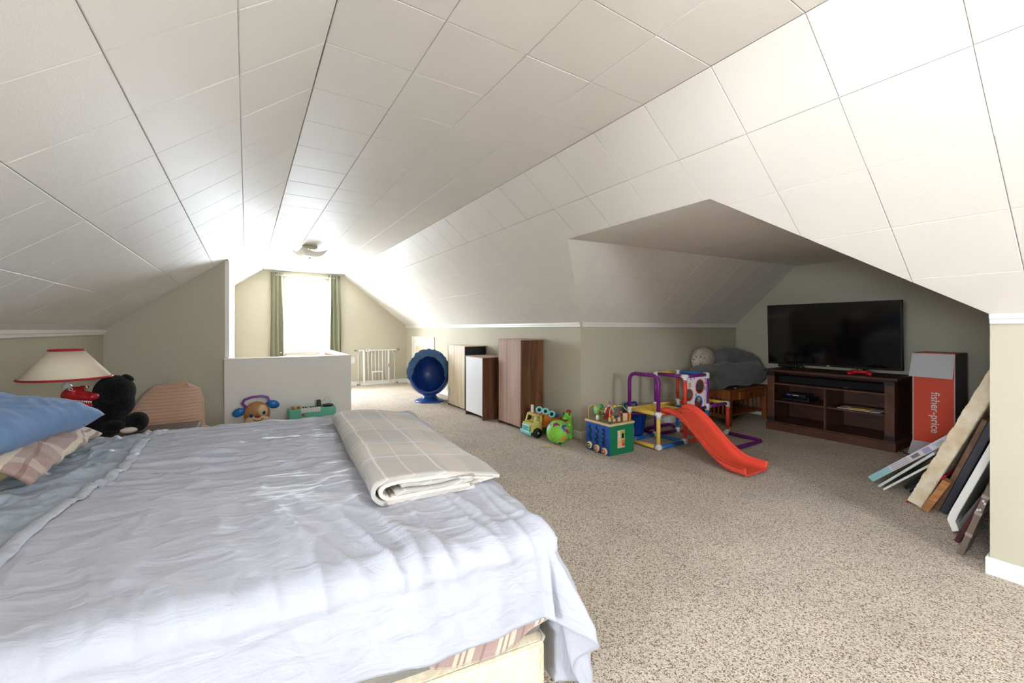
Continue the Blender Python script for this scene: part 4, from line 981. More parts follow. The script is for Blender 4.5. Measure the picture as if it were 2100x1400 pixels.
def wire(pts, col, name='bead_wire'):
    P = [Vector(p) for p in pts]; out = []
    for k in range(len(P) - 1):
        p0 = P[max(k - 1, 0)]; p1, p2 = P[k], P[k + 1]; p3 = P[min(k + 2, len(P) - 1)]
        for q in range(8):
            u = q / 8; out.append(0.5 * ((2 * p1) + (-p0 + p2) * u + (2 * p0 - 5 * p1 + 4 * p2 - p3) * u * u + (-p0 + 3 * p1 - 3 * p2 + p3) * u ** 3))
    out.append(P[-1]); return MB().tube(out, 0.0032, 6).build(name, col, ac)
M_WY = mat('yellow_wire', (222, 180, 50), 0.35); M_WR = mat('red_wire', (192, 44, 48), 0.35); M_WG = mat('lime_wire', (190, 214, 96), 0.35)
wire([(0.02, 0.30, ZT2), (0.02, 0.30, ZT2 + 0.10), (0.035, 0.27, ZT2 + 0.14), (0.06, 0.22, ZT2 + 0.12), (0.08, 0.19, ZT2 + 0.085), (0.11, 0.17, ZT2 + 0.09)], M_WY)
wire([(0.03, 0.13, ZT2), (0.03, 0.13, ZT2 + 0.10), (0.06, 0.12, ZT2 + 0.135), (0.12, 0.14, ZT2 + 0.13), (0.15, 0.18, ZT2 + 0.10)], M_WR)
wire([(0.02, 0.02, ZT2), (0.02, 0.02, ZT2 + 0.09), (0.05, 0.04, ZT2 + 0.135), (0.12, 0.10, ZT2 + 0.13), (0.2, 0.14, ZT2 + 0.12)], M_WG)
wire([(0.30, 0.03, ZT2), (0.30, 0.03, ZT2 + 0.07), (0.26, 0.05, ZT2 + 0.11), (0.24, 0.07, ZT2 + 0.14), (0.16, 0.09, ZT2 + 0.14)], M_WG)
wire([(0.28, 0.28, ZT2), (0.28, 0.28, ZT2 + 0.13), (0.25, 0.24, ZT2 + 0.155), (0.22, 0.2, ZT2 + 0.13), (0.22, 0.2, ZT2 + 0.05)], M_WR)
wire([(0.14, 0.29, ZT2), (0.14, 0.29, ZT2 + 0.12), (0.18, 0.27, ZT2 + 0.16), (0.22, 0.27, ZT2 + 0.15)], M_WY)
for (x, y, z, c) in ((0.115, 0.11, 0.10, M_CGR), (0.12, 0.12, 0.075, M_CRD), (0.13, 0.11, 0.05, M_ORG), (0.145, 0.10, 0.035, M_YEL2), (0.17, 0.09, 0.04, M_DTE), (0.19, 0.085, 0.045, M_DTE), (0.21, 0.08, 0.055, M_CRD), (0.225, 0.07, 0.08, M_ORG), (0.16, 0.09, 0.14, M_YEL2), (0.09, 0.14, 0.06, M_DTE), (0.02, 0.02, 0.012, M_DTE), (0.10, 0.20, 0.07, M_ORG)):
    MB().ell((x, y, ZT2 + z), 0.0125, n=12, m=8).build('bead', c, ac)
tr = MB().lathe([(0.0, -0.012), (0.055, -0.012), (0.055, 0.012), (0.0, 0.012)], 20, Matrix.Translation((0.12, 0.235, ZT2 + 0.09)) @ Matrix.Rotation(1.2, 4, 'Z') @ Matrix.Rotation(PI / 2, 4, 'X')).build('tree_crown', mat('tree_green', (50, 140, 62), 0.5), ac)
MB().lathe([(0.0, -0.01), (0.04, -0.01), (0.04, 0.01), (0.0, 0.01)], 18, Matrix.Translation((0.07, 0.25, ZT2 + 0.09)) @ Matrix.Rotation(1.2, 4, 'Z') @ Matrix.Rotation(PI / 2, 4, 'X')).build('tree_crown', mat('tree_light', (150, 200, 124), 0.5), ac)
bx('tree_trunk', mat('tree_green', (50, 140, 62)), ac, 0.108, 0.132, 0.225, 0.245, ZT2, ZT2 + 0.05, 0.002)
bn = MB().prism([(0.14 + p[0], 0.2, ZT2 + p[1]) for p in [(0, 0), (0.10, 0), (0.10, 0.06), (0.085, 0.10), (0.05, 0.12), (0.015, 0.10), (0, 0.06)]], (0, 0.018, 0)).build('barn', M_CRD, ac, bevel=0.002)
ar = MB(); ar.tube([(0.14 + p[0], 0.195, ZT2 + p[1]) for p in [(-0.012, 0.06), (0.01, 0.105), (0.05, 0.13), (0.09, 0.105), (0.112, 0.06)]], 0.009, 8); ar.build('barn_roof', M_WHITE, bn)
for x, y, h in ((0.05, 0.21, 0.045), (0.08, 0.08, 0.04), (0.115, 0.06, 0.03), (0.17, 0.05, 0.035), (0.22, 0.03, 0.075), (0.255, 0.04, 0.07)):
    bx('wood_piece', M_NAT, ac, x, x + 0.028, y, y + 0.02, ZT2, ZT2 + h, 0.005)
MB().ell((0.04, 0.20, ZT2 + 0.025), (0.016, 0.012, 0.025)).build('cow_head', M_WHITE, ac)

# ================================================================== CLIMBER WITH SLIDE
cm = thing('climbing_frame', 'toddler climbing frame of coloured tubes with red slide', 'toy', (0, 0, 0))
XS = (3.345, 3.755, 4.13, 4.515); YA, YB = 2.65, 3.01
ZM, ZTOP, ZF = 0.35, 0.69, 0.03
TR = 0.0185
P_Y = mat('frame_yellow', (226, 190, 84), 0.38); P_B = mat('frame_blue', (34, 104, 178), 0.38); P_R = mat('frame_red', (216, 66, 50), 0.38); P_P = mat('frame_purple', (112, 28, 116), 0.38); P_W = mat('connector_white', (222, 222, 222), 0.4)
def ctube(a, b, col, r=TR, name='tube'):
    a, b = Vector(a), Vector(b); d = (b - a).normalized()
    tb = MB().tube([a + d * 0.015, b - d * 0.015], r, 14).build(name, col, cm)
    dots = MB(); o_ = d.orthogonal().normalized()
    for f_ in (0.045, (b - a).length - 0.045):
        for k in range(4):
            w_ = Matrix.Rotation(k * PI / 2 + 0.5, 3, d) @ o_; dots.ell(a + d * f_ + w_ * r, 0.0035, n=6, m=4)
    dots.build('rivets', P_W, tb)['kind'] = 'stuff'
    return tb
def joint(p, dirs):
    m = MB(); p = Vector(p); m.ell(p, TR * 1.28, n=14, m=8)
    for d in dirs: m.tube([p, p + Vector(d) * 0.036], TR * 1.22, 12)
    return m.build('connector', P_W, cm)
X0, X1, X2, X3 = XS
# uprights
ctube((X0, YA, ZF), (X0, YA, ZM), P_Y); ctube((X0, YB, ZF), (X0, YB, ZM), P_R)
ctube((X1, YB, ZF), (X1, YB, ZM), P_P); ctube((X1, YB, ZM), (X1, YB, ZTOP), P_P)
ctube((X1, YA, ZF), (X1, YA, ZM), P_R); ctube((X1, YA, ZM), (X1, YA, ZTOP), P_R)
ctube((X2, YA, ZF), (X2, YA, ZM), P_B); ctube((X2, YA, ZM), (X2, YA, ZTOP), P_P)
ctube((X2, YB, ZF), (X2, YB, ZM), P_B); ctube((X2, YB, ZM), (X2, YB, ZTOP), P_R)
ctube((X3, YA, ZF), (X3, YA, ZM), P_R); ctube((X3, YB, ZF), (X3, YB, ZM), P_R)
# top frame
ctube((X1, YA, ZTOP), (X1, YB, ZTOP), P_P); ctube((X1, YB, ZTOP), (X2, YB, ZTOP), P_Y); ctube((X2, YB, ZTOP), (X2, YA, ZTOP), P_B); ctube((X1, YA, ZTOP), (X2, YA, ZTOP), P_P)
# mid level
ctube((X0, YA, ZM), (X0, YB, ZM), P_Y); ctube((X0, YB, ZM), (X1, YB, ZM), P_Y); ctube((X0, YA, ZM), (X1, YA, ZM), P_R); ctube((X1, YA, ZM), (X1, YB, ZM), P_Y)
ctube((X1, YB, ZM), (X2, YB, ZM), P_Y); ctube((X1, YA, ZM), (X2, YA, ZM), P_P); ctube((X2, YA, ZM), (X3, YA, ZM), P_P); ctube((X2, YB, ZM), (X3, YB, ZM), P_R); ctube((X3, YA, ZM), (X3, YB, ZM), P_Y); ctube((X2, YA, ZM), (X2, YB, ZM), P_R)
# ground level
ctube((X0, YA, ZF), (X0, YB, ZF), P_Y); ctube((X0, YA, ZF), (X1, YA, ZF), P_B); ctube((X0, YB, ZF), (X1, YB, ZF), P_B); ctube((X1, YA, ZF), (X1, YB, ZF), P_B); ctube((X1, YA, ZF), (X2, YA, ZF), P_R); ctube((X1, YB, ZF), (X2, YB, ZF), P_P); ctube((X2, YB, ZF), (X2, YA, ZF), P_R)
# connectors
for x in XS:
    for y, sy in ((YA, 1), (YB, -1)):
        for z in (ZF, ZM):
            d = [(0, sy, 0), (0, 0, 1 if z == ZF else -1)]
            if x > X0: d.append((-1, 0, 0))
            if x < X3 and not (z == ZF and x == X2): d.append((1, 0, 0))
            if z == ZM and x in (X1, X2): d.append((0, 0, 1))
            joint((x, y, z), d)
for x in (X1, X2):
    for y, sy in ((YA, 1), (YB, -1)): joint((x, y, ZTOP), [(1 if x == X1 else -1, 0, 0), (0, sy, 0), (0, 0, -1)])
# purple handle arch and ground loops
def bend(P, r=0.07, n=7):
    P = [Vector(p) for p in P]; out = [P[0]]
    for k in range(1, len(P) - 1):
        a = (P[k - 1] - P[k]).normalized(); b = (P[k + 1] - P[k]).normalized()
        s0, s1 = P[k] + a * r, P[k] + b * r
        for q in range(n + 1): u = q / n; out.append(s0 * (1 - u) ** 2 + P[k] * 2 * u * (1 - u) + s1 * u * u)
    out.append(P[-1]); return out
hd = MB().tube(bend([(X0, YA, ZM + 0.03), (X0, YA, 0.72), (X0, YB, 0.72), (X0, YB, ZM + 0.03)], 0.09), TR, 14).build('handle_arch', P_P, cm)
gp = MB()
for k in range(6): gp.tube([(X0, YA + 0.10 + k * 0.035, 0.72), (X0, YA + 0.112 + k * 0.035, 0.72)], TR * 1.1, 12)
gp.build('grip_rings', P_P, hd)['kind'] = 'stuff'
MB().tube(bend([(X3, YA, 0.022), (X3 - 0.02, 2.27, 0.022), (X2 - 0.12, 2.27, 0.022), (X2 - 0.14, YA - 0.02, 0.022)], 0.06), TR, 12).build('ground_loop', P_P, cm)
MB().tube(bend([(X1 + 0.03, YB + 0.02, 0.022), (X1 + 0.10, YB + 0.26, 0.022), (X2 + 0.22, YB + 0.26, 0.022), (X2 + 0.05, YB + 0.02, 0.022)], 0.06), TR, 12).build('ground_loop', P_P, cm)
# platform
pf = bx('platform', P_Y, cm, X0 + 0.012, X1 - 0.012, YA + 0.015, YB - 0.012, ZM - 0.012, ZM + 0.018, 0.006)
gm = MB()
for k in range(1, 9): gm.box(X0 + 0.02, X1 - 0.02, YA + 0.02 + k * 0.036, YA + 0.028 + k * 0.036, ZM + 0.018, ZM + 0.024)
for k in range(1, 9): gm.box(X0 + 0.02 + k * 0.041, X0 + 0.028 + k * 0.041, YA + 0.02, YB - 0.02, ZM + 0.018, ZM + 0.024)
gm.build('platform_grid', P_Y, pf)
# slide
def slide_c(t):
    # centre line: y from YA to 1.775
    y = YA + 0.005 - t * 0.875
    if t < 0.10: z = ZM + 0.03 - 0.10 * t * t
    else:
        u = (t - 0.10) / 0.90; z = 0.032 + (ZM - 0.003) * (0.5 + 0.5 * math.cos(PI * min(1, u * 1.18))) ** 1.0
    return y, z
SLM = mat('slide_red', (240, 84, 62), 0.4)
def slide_fn(side):
    prof = [(-0.178, 0.052), (-0.165, 0.056), (-0.158, 0.05), (-0.152, 0.012), (-0.135, 0.0), (0.135, 0.0), (0.152, 0.012), (0.158, 0.05), (0.165, 0.056), (0.178, 0.052)]
    if side < 0: prof = [(-0.178, 0.048), (-0.172, 0.048), (-0.168, 0.01), (-0.145, -0.012), (-0.05, -0.012), (0.05, -0.012), (0.145, -0.012), (0.168, 0.01), (0.172, 0.048), (0.178, 0.048)]
    def g(i, j):
        y, z = slide_c(i); k = j * (len(prof) - 1); a = int(min(k, len(prof) - 2)); f_ = k - a
        px = prof[a][0] + (prof[a + 1][0] - prof[a][0]) * f_; pz = prof[a][1] + (prof[a + 1][1] - prof[a][1]) * f_
        if i < 0.1: pz *= 0.45 + 5.5 * i
        xc_ = 3.548 - 0.105 * i
        return (xc_ + px, y, max(z + pz, 0.006))
    return g
sm_ = MB(); sm_.grid(slide_fn(1), 70, 36); sm_.grid(slide_fn(-1), 70, 36)
for e in (0.0, 1.0):
    g1, g2 = slide_fn(1), slide_fn(-1); sm_.grid(lambda i, j, e=e: Vector(g1(e, j)).lerp(Vector(g2(e, j)), i), 1, 36, False)
so_ = sm_.build('slide', SLM, cm)
for k in range(4):
    y, z = slide_c(0.10 + k * 0.022)
    for s_ in (-1, 1):
        q = bx('grip_bump', SLM, so_, -0.005, 0.005, -0.022, 0.022, -0.002, 0.005, 0.002); q.location = (3.55 + s_ * (0.03 + 0.02 * (k % 2)), y, z + 0.001); q.rotation_euler = (-0.25 - 0.12 * k, 0, 0.5 * s_)
# printed play panel with holes
def panel():
    m = MB(); xa, xb, za, zb = X1 + 0.025, X2 - 0.02, 0.335, 0.685; yv = YA - 0.004
    holes = [((xa + xb) / 2 + 0.045, 0.575, 0.072), ((xa + xb) / 2 + 0.02, 0.41, 0.066), (xa + 0.03, 0.50, 0.06)]
    nx, nz_ = 90, 90; idx = {}
    def vid(i, j):
        if (i, j) not in idx:
            x = xa + (xb - xa) * i / nx; z = za + (zb - za) * j / nz_
            for hx, hz, hr in holes:
                d = math.hypot(x - hx, z - hz)
                if hr - 0.006 < d < hr + 0.004 and d > 0: x = hx + (x - hx) * hr / d; z = hz + (z - hz) * hr / d
            idx[(i, j)] = len(m.v); m.v.append((x, yv + 0.004 * math.sin(x * 40) * (1 - j / nz_), z))
        return idx[(i, j)]
    for i in range(nx):
        for j in range(nz_):
            x = xa + (xb - xa) * (i + 0.5) / nx; z = za + (zb - za) * (j + 0.5) / nz_
            if any(math.hypot(x - h[0], z - h[1]) < h[2] for h in holes): continue
            m.f.append((vid(i, j), vid(i + 1, j), vid(i + 1, j + 1), vid(i, j + 1))); m.sm.append(False)
    return m, holes, yv
pmesh, hls, yv = panel()
pn = pmesh.build('play_panel', mat('printed_nylon', (226, 222, 230), 0.7), cm, solid=0.003)
for (hx, hz, hr), c in zip(hls, (P_R, P_B, P_R)):
    MB().tube([(hx + hr * math.cos(2 * PI * k / 28), yv - 0.003, hz + hr * math.sin(2 * PI * k / 28)) for k in range(28)], 0.0055, 6, closed=True).build('hole_binding', c, pn)
def text(body, size, material, parent, name, M_, extrude=0.0008, bold=0.0):
    cu = bpy.data.curves.new(name, 'FONT'); cu.body = body; cu.size = size; cu.extrude = extrude; cu.offset = bold; cu.align_x = 'CENTER'; cu.align_y = 'CENTER'
    tmp = bpy.data.objects.new(name + '_src', cu); C.objects.link(tmp); bpy.context.view_layer.update()
    me = bpy.data.meshes.new_from_object(tmp.evaluated_get(bpy.context.evaluated_depsgraph_get())); bpy.data.objects.remove(tmp)
    me.transform(M_); me.materials.clear(); me.materials.append(material)
    o = bpy.data.objects.new(name, me); C.objects.link(o)
    if parent: o.parent = parent
    return o
RX = Matrix.Rotation(PI / 2, 4, 'X')
def ptext(ch, x, z, sz, m): text(ch, sz, m, pn, 'printed_character', Matrix.Translation((x, yv - 0.006, z)) @ RX)
ptext('2', X2 - 0.045, 0.625, 0.075, P_R); ptext('0', X2 - 0.05, 0.545, 0.06, mat('print_teal', (90, 170, 190))); ptext('3', X2 - 0.055, 0.425, 0.04, P_R); ptext('A', X1 + 0.165, 0.495, 0.05, mat('print_green', (60, 150, 80))); ptext('8', X2 - 0.06, 0.37, 0.035, P_R); ptext('b', X1 + 0.08, 0.66, 0.035, P_R); ptext('o', X2 - 0.05, 0.47, 0.045, P_Y); ptext('6', X1 + 0.14, 0.665, 0.03, P_B)
MB().ell((X1 + 0.065, yv - 0.004, 0.60), (0.026, 0.002, 0.03)).build('printed_figure', mat('print_tan', (222, 170, 130)), pn)

# blue bin behind the climber
bb = thing('toy_bin', 'dark blue tapered plastic toy bin with orange rim against the wall', 'toy bin', (3.66, 3.21, 0))
M_DB = mat('dark_blue_plastic', (16, 66, 158), 0.35)
q = MB().lathe([(0.0, 0.0), (0.075, 0.0), (0.085, 0.02), (0.125, 0.235), (0.135, 0.24), (0.135, 0.25), (0.118, 0.25), (0.08, 0.02), (0.0, 0.012)], 28).build('bucket', M_DB, bb)
for k in range(10):
    a = 2 * PI * k / 10; MB().tube([(0.083 * math.cos(a), 0.083 * math.sin(a), 0.02), (0.122 * math.cos(a), 0.122 * math.sin(a), 0.23)], 0.005, 6).build('rib', M_DB, q)
MB().tube([(0.125 * math.cos(2 * PI * k / 32), 0.125 * math.sin(2 * PI * k / 32), 0.252) for k in range(32)], 0.007, 8, closed=True).build('rim_ring', P_R, bb)
MB().tube(bend([(-0.10, 0.07, 0.25), (-0.10, 0.07, 0.335), (0.10, 0.07, 0.345), (0.10, 0.07, 0.25)], 0.05), 0.012, 10).build('handle', M_DB, bb)

# ================================================================== END TABLE WITH GREY PILLOW
W_OAK = wood('honey_oak', (122, 66, 26), (160, 94, 42), (16, 16, 2.5), 0.4, 1.2)
et = thing('coffee_table', 'mission style honey oak table with slatted ends and drawer', 'table', (4.88, 2.84, 0))
TXL, TYL, TH_ = 0.88, 0.50, 0.44
bx('table_top', W_OAK, et, -0.02, TXL + 0.02, -0.02, TYL + 0.0, TH_ - 0.025, TH_, 0.004)
for x in (0.0, TXL - 0.055):
    for y in (0.0, TYL - 0.06): bx('leg', W_OAK, et, x, x + 0.055, y, y + 0.055, 0, TH_ - 0.026, 0.004)
for y in (0.012, TYL - 0.05): bx('apron', W_OAK, et, 0.056, TXL - 0.056, y, y + 0.022, TH_ - 0.135, TH_ - 0.026, 0.002)
for x in (0.012, TXL - 0.035):
    bx('end_apron', W_OAK, et, x, x + 0.022, 0.056, TYL - 0.061, TH_ - 0.115, TH_ - 0.026, 0.002)
    bx('end_rail', W_OAK, et, x, x + 0.022, 0.056, TYL - 0.061, 0.085, 0.135, 0.002)
    for k in range(6): bx('slat', W_OAK, et, x + 0.005, x + 0.017, 0.085 + k * 0.056, 0.107 + k * 0.056, 0.135, TH_ - 0.115, 0.002)
bx('lower_shelf', W_OAK, et, 0.035, TXL - 0.036, 0.03, TYL - 0.04, 0.115, 0.135, 0.003)
dr = bx('drawer', W_OAK, et, 0.22, TXL - 0.16, -0.004, 0.012, TH_ - 0.125, TH_ - 0.035, 0.004)
MB().ell((0.45, -0.016, TH_ - 0.08), (0.015, 0.013, 0.015)).build('knob', M_BLACK, dr)

M_GREY = mat('charcoal_grey_jersey', (108, 110, 113), 0.9, 0.1, bump=(180, 0.25, 0.003), sheen=0.25, var=(5, 0.1))
gp_ = thing('body_pillow', 'large grey U shaped body pillow heaped on the oak table', 'pillow')
def rad(n, r0, r1, k=0.35): return [r0 * max(0.25, math.sin(PI * (0.06 + 0.88 * i / (n - 1))) ** k) + (r1 - r0) * i / (n - 1) for i in range(n)]
def smooth_path(P, n=9):
    P = [Vector(p) for p in P]; out = []
    for k in range(len(P) - 1):
        p0 = P[max(k - 1, 0)]; p1, p2 = P[k], P[k + 1]; p3 = P[min(k + 2, len(P) - 1)]
        for q in range(n):
            u = q / n; out.append(0.5 * ((2 * p1) + (-p0 + p2) * u + (2 * p0 - 5 * p1 + 4 * p2 - p3) * u * u + (-p0 + 3 * p1 - 3 * p2 + p3) * u ** 3))
    return out + [P[-1]]
def roll(path, r, name, seed):
    pp = smooth_path(path, 12); n = len(pp); R2 = []
    for i in range(n):
        e = min(i, n - 1 - i) / 9.0
        R2.append(r * (math.sqrt(max(0.0, 1 - (1 - min(1, e)) ** 2)) * 0.97 + 0.03))
    m = MB(); m.tube(pp, R2, 28)
    out = []
    for p in m.v:
        v = Vector(p); k = 0.03 * noise.noise(v * 5 + Vector((seed, 0, 0))) + 0.010 * noise.noise(v * 16)
        c = min(pp, key=lambda q: (q - v).length); d = (v - c)
        v = v + (d.normalized() * k if d.length > 0.02 else Vector())
        out.append((v.x, min(v.y, 3.345), max(v.z, 0.4425)))
    m.v = out
    return m.build(name, M_GREY, gp_)
roll([(4.50, 3.06, 0.575), (4.80, 3.05, 0.58), (5.15, 3.0, 0.60), (5.45, 2.99, 0.60), (5.72, 3.02, 0.60), (5.80, 3.08, 0.62)], 0.155, 'lower_roll', 1)
roll([(5.82, 3.06, 0.62), (5.78, 3.13, 0.72), (5.55, 3.17, 0.765), (5.30, 3.17, 0.785), (5.10, 3.14, 0.765)], 0.145, 'upper_roll', 4)
bx('care_tag', M_WHITE, gp_, 4.99, 5.03, 2.846, 2.85, 0.452, 0.462, 0)
M_PRINT = spots_mat('cream_leaf_print', (206, 196, 182), [(60, 58, 60), (90, 80, 76)], 60, 0.32, 0.9)
o = MB(); o.ell((0, 0, 0), (0.21, 0.10, 0.165), n=28, m=18); o = o.build('round_cushion', M_PRINT); o.location = (4.97, 3.24, 0.775)
tag(o, 'cream leaf print cushion behind the grey body pillow', 'cushion')

# ================================================================== TV STAND, TV AND CONTENTS
W_DK = wood('dark_cherry', (58, 32, 22), (86, 50, 34), (12, 3, 12), 0.45, 1.4); W_DK2 = wood('dark_cherry_front', (74, 42, 28), (104, 64, 44), (12, 3, 3), 0.45, 1.4)
SX, SY0, SY1, SH = 5.20, 1.42, 2.57, 0.705; SD = 0.50
ts = thing('tv_stand', 'dark cherry open shelf TV stand with corner posts', 'tv stand', (SX, SY0, 0)); SW = SY1 - SY0
bx('plinth', W_DK2, ts, -0.012, SD, -0.012, SW + 0.012, 0.0, 0.085, 0.004)
bx('base_moulding', W_DK2, ts, -0.004, SD, -0.004, SW + 0.004, 0.085, 0.10, 0.004)
bx('top', W_DK, ts, -0.03, SD + 0.01, -0.03, SW + 0.03, SH - 0.028, SH, 0.006)
for y in (0.0, SW - 0.02): bx('side_panel', W_DK, ts, 0.012, SD - 0.01, y, y + 0.02, 0.10, SH - 0.028, 0.002)
for y in (0.0, SW - 0.075):
    ps = bx('post', W_DK2, ts, 0.0, 0.022, y, y + 0.075, 0.10, SH - 0.028, 0.003)
    for z in (0.101, SH - 0.075): bx('corner_bracket', mat('dark_iron', (44, 44, 46), 0.5, metal=0.4), ps, -0.004, 0.023, y - 0.003, y + 0.078, z, z + 0.045, 0.002)
bx('back_panel', W_DK, ts, SD - 0.012, SD - 0.004, 0.02, SW - 0.02, 0.10, SH - 0.028, 0.001)
bx('shelf', W_DK2, ts, 0.012, SD - 0.013, 0.021, SW - 0.021, 0.53, 0.548, 0.002)
bx('divider', W_DK2, ts, 0.014, SD - 0.013, SW / 2 - 0.009, SW / 2 + 0.009, 0.10, 0.529, 0.002)
for a, b in ((0.021, SW / 2 - 0.01), (SW / 2 + 0.01, SW - 0.021)): bx('shelf', W_DK2, ts, 0.03, SD - 0.013, a, b, 0.325, 0.343, 0.002)
for y, z in ((0.14, 0.44), (0.14, 0.235)): MB().lathe([(0, -0.002), (0.025, -0.002), (0.025, 0.002), (0, 0.002)], 16, Matrix.Translation((SD - 0.014, y, z)) @ Matrix.Rotation(PI / 2, 4, 'Y')).build('cable_hole', M_BLACK, ts)
hm = MB()
for z in (0.17, 0.20, 0.23, 0.26, 0.40, 0.43, 0.46):
    for x in (0.07, 0.40): hm.ell((x, SW / 2 + 0.0095, z), 0.004, n=6, m=4).ell((x, SW - 0.0205, z), 0.004, n=6, m=4)
hm.build('shelf_pins', M_CHROME, ts)['kind'] = 'stuff'

sb = thing('sound_bar', 'long black sound bar in the top slot of the TV stand', 'speaker', (SX + 0.10, SY0 + 0.03, 0.5482))
bx('body', M_BLACK, sb, 0, 0.11, 0.02, SW - 0.10, 0, 0.085, 0.012); bx('grille', mat('speaker_cloth', (24, 24, 25), 0.95), sb, -0.003, 0.0, 0.04, SW - 0.12, 0.01, 0.075, 0); bx('logo', M_CHROME, sb, -0.004, -0.003, 0.36, 0.41, 0.008, 0.014, 0)
dv = thing('media_player', 'black media player on the upper left shelf of the TV stand', 'electronics', (SX + 0.10, SY0 + 0.78, 0.3432))
bx('body', mat('satin_black', (30, 30, 32), 0.3), dv, 0, 0.24, -0.02, 0.26, 0.006, 0.055, 0.004); bx('front_strip', mat('gloss_black', (12, 12, 13), 0.1), dv, -0.002, 0, -0.01, 0.25, 0.03, 0.05, 0)
for x in (0.02, 0.2):
    for y in (0.0, 0.22): bx('foot', M_BLACK, dv, x, x + 0.02, y, y + 0.02, 0, 0.006, 0)
g1 = thing('game_case', 'dark game cases stacked on the media player', 'game cases', (SX + 0.12, SY0 + 0.80, 0.3985))
bx('case', mat('case_dark', (40, 34, 40), 0.4), g1, 0, 0.17, 0, 0.20, 0, 0.03, 0.002); bx('spine_print', mat('case_blue', (70, 80, 190)), g1, -0.0015, 0, 0.15, 0.19, 0.008, 0.022, 0); bx('spine_print', mat('case_pale', (200, 170, 170)), g1, -0.0015, 0, 0.07, 0.13, 0.008, 0.02, 0)
tag(bx('magazine', mat('pale_paper', (214, 212, 206), 0.6), None, SX + 0.06, SX + 0.27, SY0 + 0.13, SY0 + 0.48, 0.3435, 0.349, 0.001), 'thin pale magazine on the upper right shelf of the TV stand', 'magazine')
tag(bx('notebook', mat('yellow_cover', (206, 168, 66), 0.6), None, SX + 0.10, SX + 0.25, SY0 + 0.22, SY0 + 0.40, 0.3495, 0.357, 0.001), 'yellow notebook lying on the pale magazine', 'notebook')

tv = thing('television', 'large flat screen television standing on the dark TV stand', 'television', (5.50, 2.07, SH), math.radians(2)); 
TVW, TVH = 1.25, 0.715
TL = Matrix.Rotation(math.radians(-2.5), 4, 'Y')
def tvb(name, m, parent, *a, **k): return bx(name, m, parent, *a, M=Matrix.Translation((0, 0, 0.045)) @ TL, **k)
tvp = tvb('housing', mat('tv_back', (16, 16, 17), 0.5), tv, 0.0, 0.05, -TVW / 2, TVW / 2, 0.0, TVH, bevel=0.004)
tvb('screen', mat('tv_screen', (7, 7, 8), 0.08, 0.5), tvp, -0.0015, 0.0, -TVW / 2 + 0.012, TVW / 2 - 0.012, 0.022, TVH - 0.012, bevel=0)
bz = M_BLACK
tvb('bezel', bz, tvp, -0.004, 0.0, -TVW / 2, TVW / 2, 0.0, 0.02, bevel=0.001); tvb('bezel', bz, tvp, -0.004, 0.0, -TVW / 2, TVW / 2, TVH - 0.01, TVH, bevel=0.001)
tvb('bezel', bz, tvp, -0.004, 0.0, -TVW / 2, -TVW / 2 + 0.01, 0.02, TVH - 0.01, bevel=0.001); tvb('bezel', bz, tvp, -0.004, 0.0, TVW / 2 - 0.01, TVW / 2, 0.02, TVH - 0.01, bevel=0.001)
tvb('indicator', mat('red_light', (220, 60, 50), 0.3), tvp, -0.006, -0.004, -0.02, -0.012, 0.006, 0.014, bevel=0); tvb('brand_mark', M_WHITE, tvp, -0.0055, -0.004, -0.01, 0.012, 0.008, 0.014, bevel=0)
for y in (-0.33, 0.28):
    fm_ = MB(); fm_.tube([(-0.09, y, 0.006), (0.02, y, 0.05), (0.12, y, 0.006)], 0.006, 8); fm_.build('foot', M_BLACK, tv)
gc = thing('game_controller', 'red game controller on the TV stand top', 'game controller', (5.26, 1.70, SH + 0.001), math.radians(8))
M_RC = mat('controller_red', (206, 26, 38), 0.35)
c_ = MB(); c_.ell((0, 0, 0.032), (0.03, 0.062, 0.018))
for s_ in (-1, 1): c_.ell((0.005, s_ * 0.055, 0.030), (0.032, 0.032, 0.022)).ell((-0.035, s_ * 0.075, 0.020), (0.035, 0.02, 0.018), Matrix.Rotation(s_ * 0.35, 3, 'Z')).ell((-0.055, s_ * 0.082, 0.018), (0.02, 0.018, 0.018))
c_.build('shell', M_RC, gc, remesh=0.005)
for s_ in (-1, 1): MB().lathe([(0.004, 0), (0.004, 0.012), (0.009, 0.013), (0.009, 0.017), (0, 0.018)], 12, Matrix.Translation((-0.012, s_ * 0.026, 0.046))).build('thumb_stick', M_BLACK, gc)
hs = thing('game_camera', 'black sensor camera lying at the corner of the TV stand top', 'camera', (5.385, 2.43, SH))
bx('body', M_BLACK, hs, -0.03, 0.03, -0.10, 0.10, 0.022, 0.062, 0.012); MB().lathe([(0.0, 0), (0.04, 0), (0.03, 0.012), (0.012, 0.022), (0, 0.022)], 16).build('base', M_BLACK, hs)
for y in (-0.05, 0.0, 0.05): MB().ell((-0.031, y, 0.042), (0.004, 0.011, 0.011)).build('lens', mat('lens_glass', (40, 42, 50), 0.05), hs)
tag(MB().tube(smooth_path([(5.26, 1.395, 0.004), (5.22, 1.37, 0.02), (5.19, 1.33, 0.012), (5.24, 1.29, 0.004), (5.28, 1.34, 0.006)]), 0.004, 6).build('cable', M_BLACK), 'black cable on the carpet beside the TV stand plinth', 'cable')

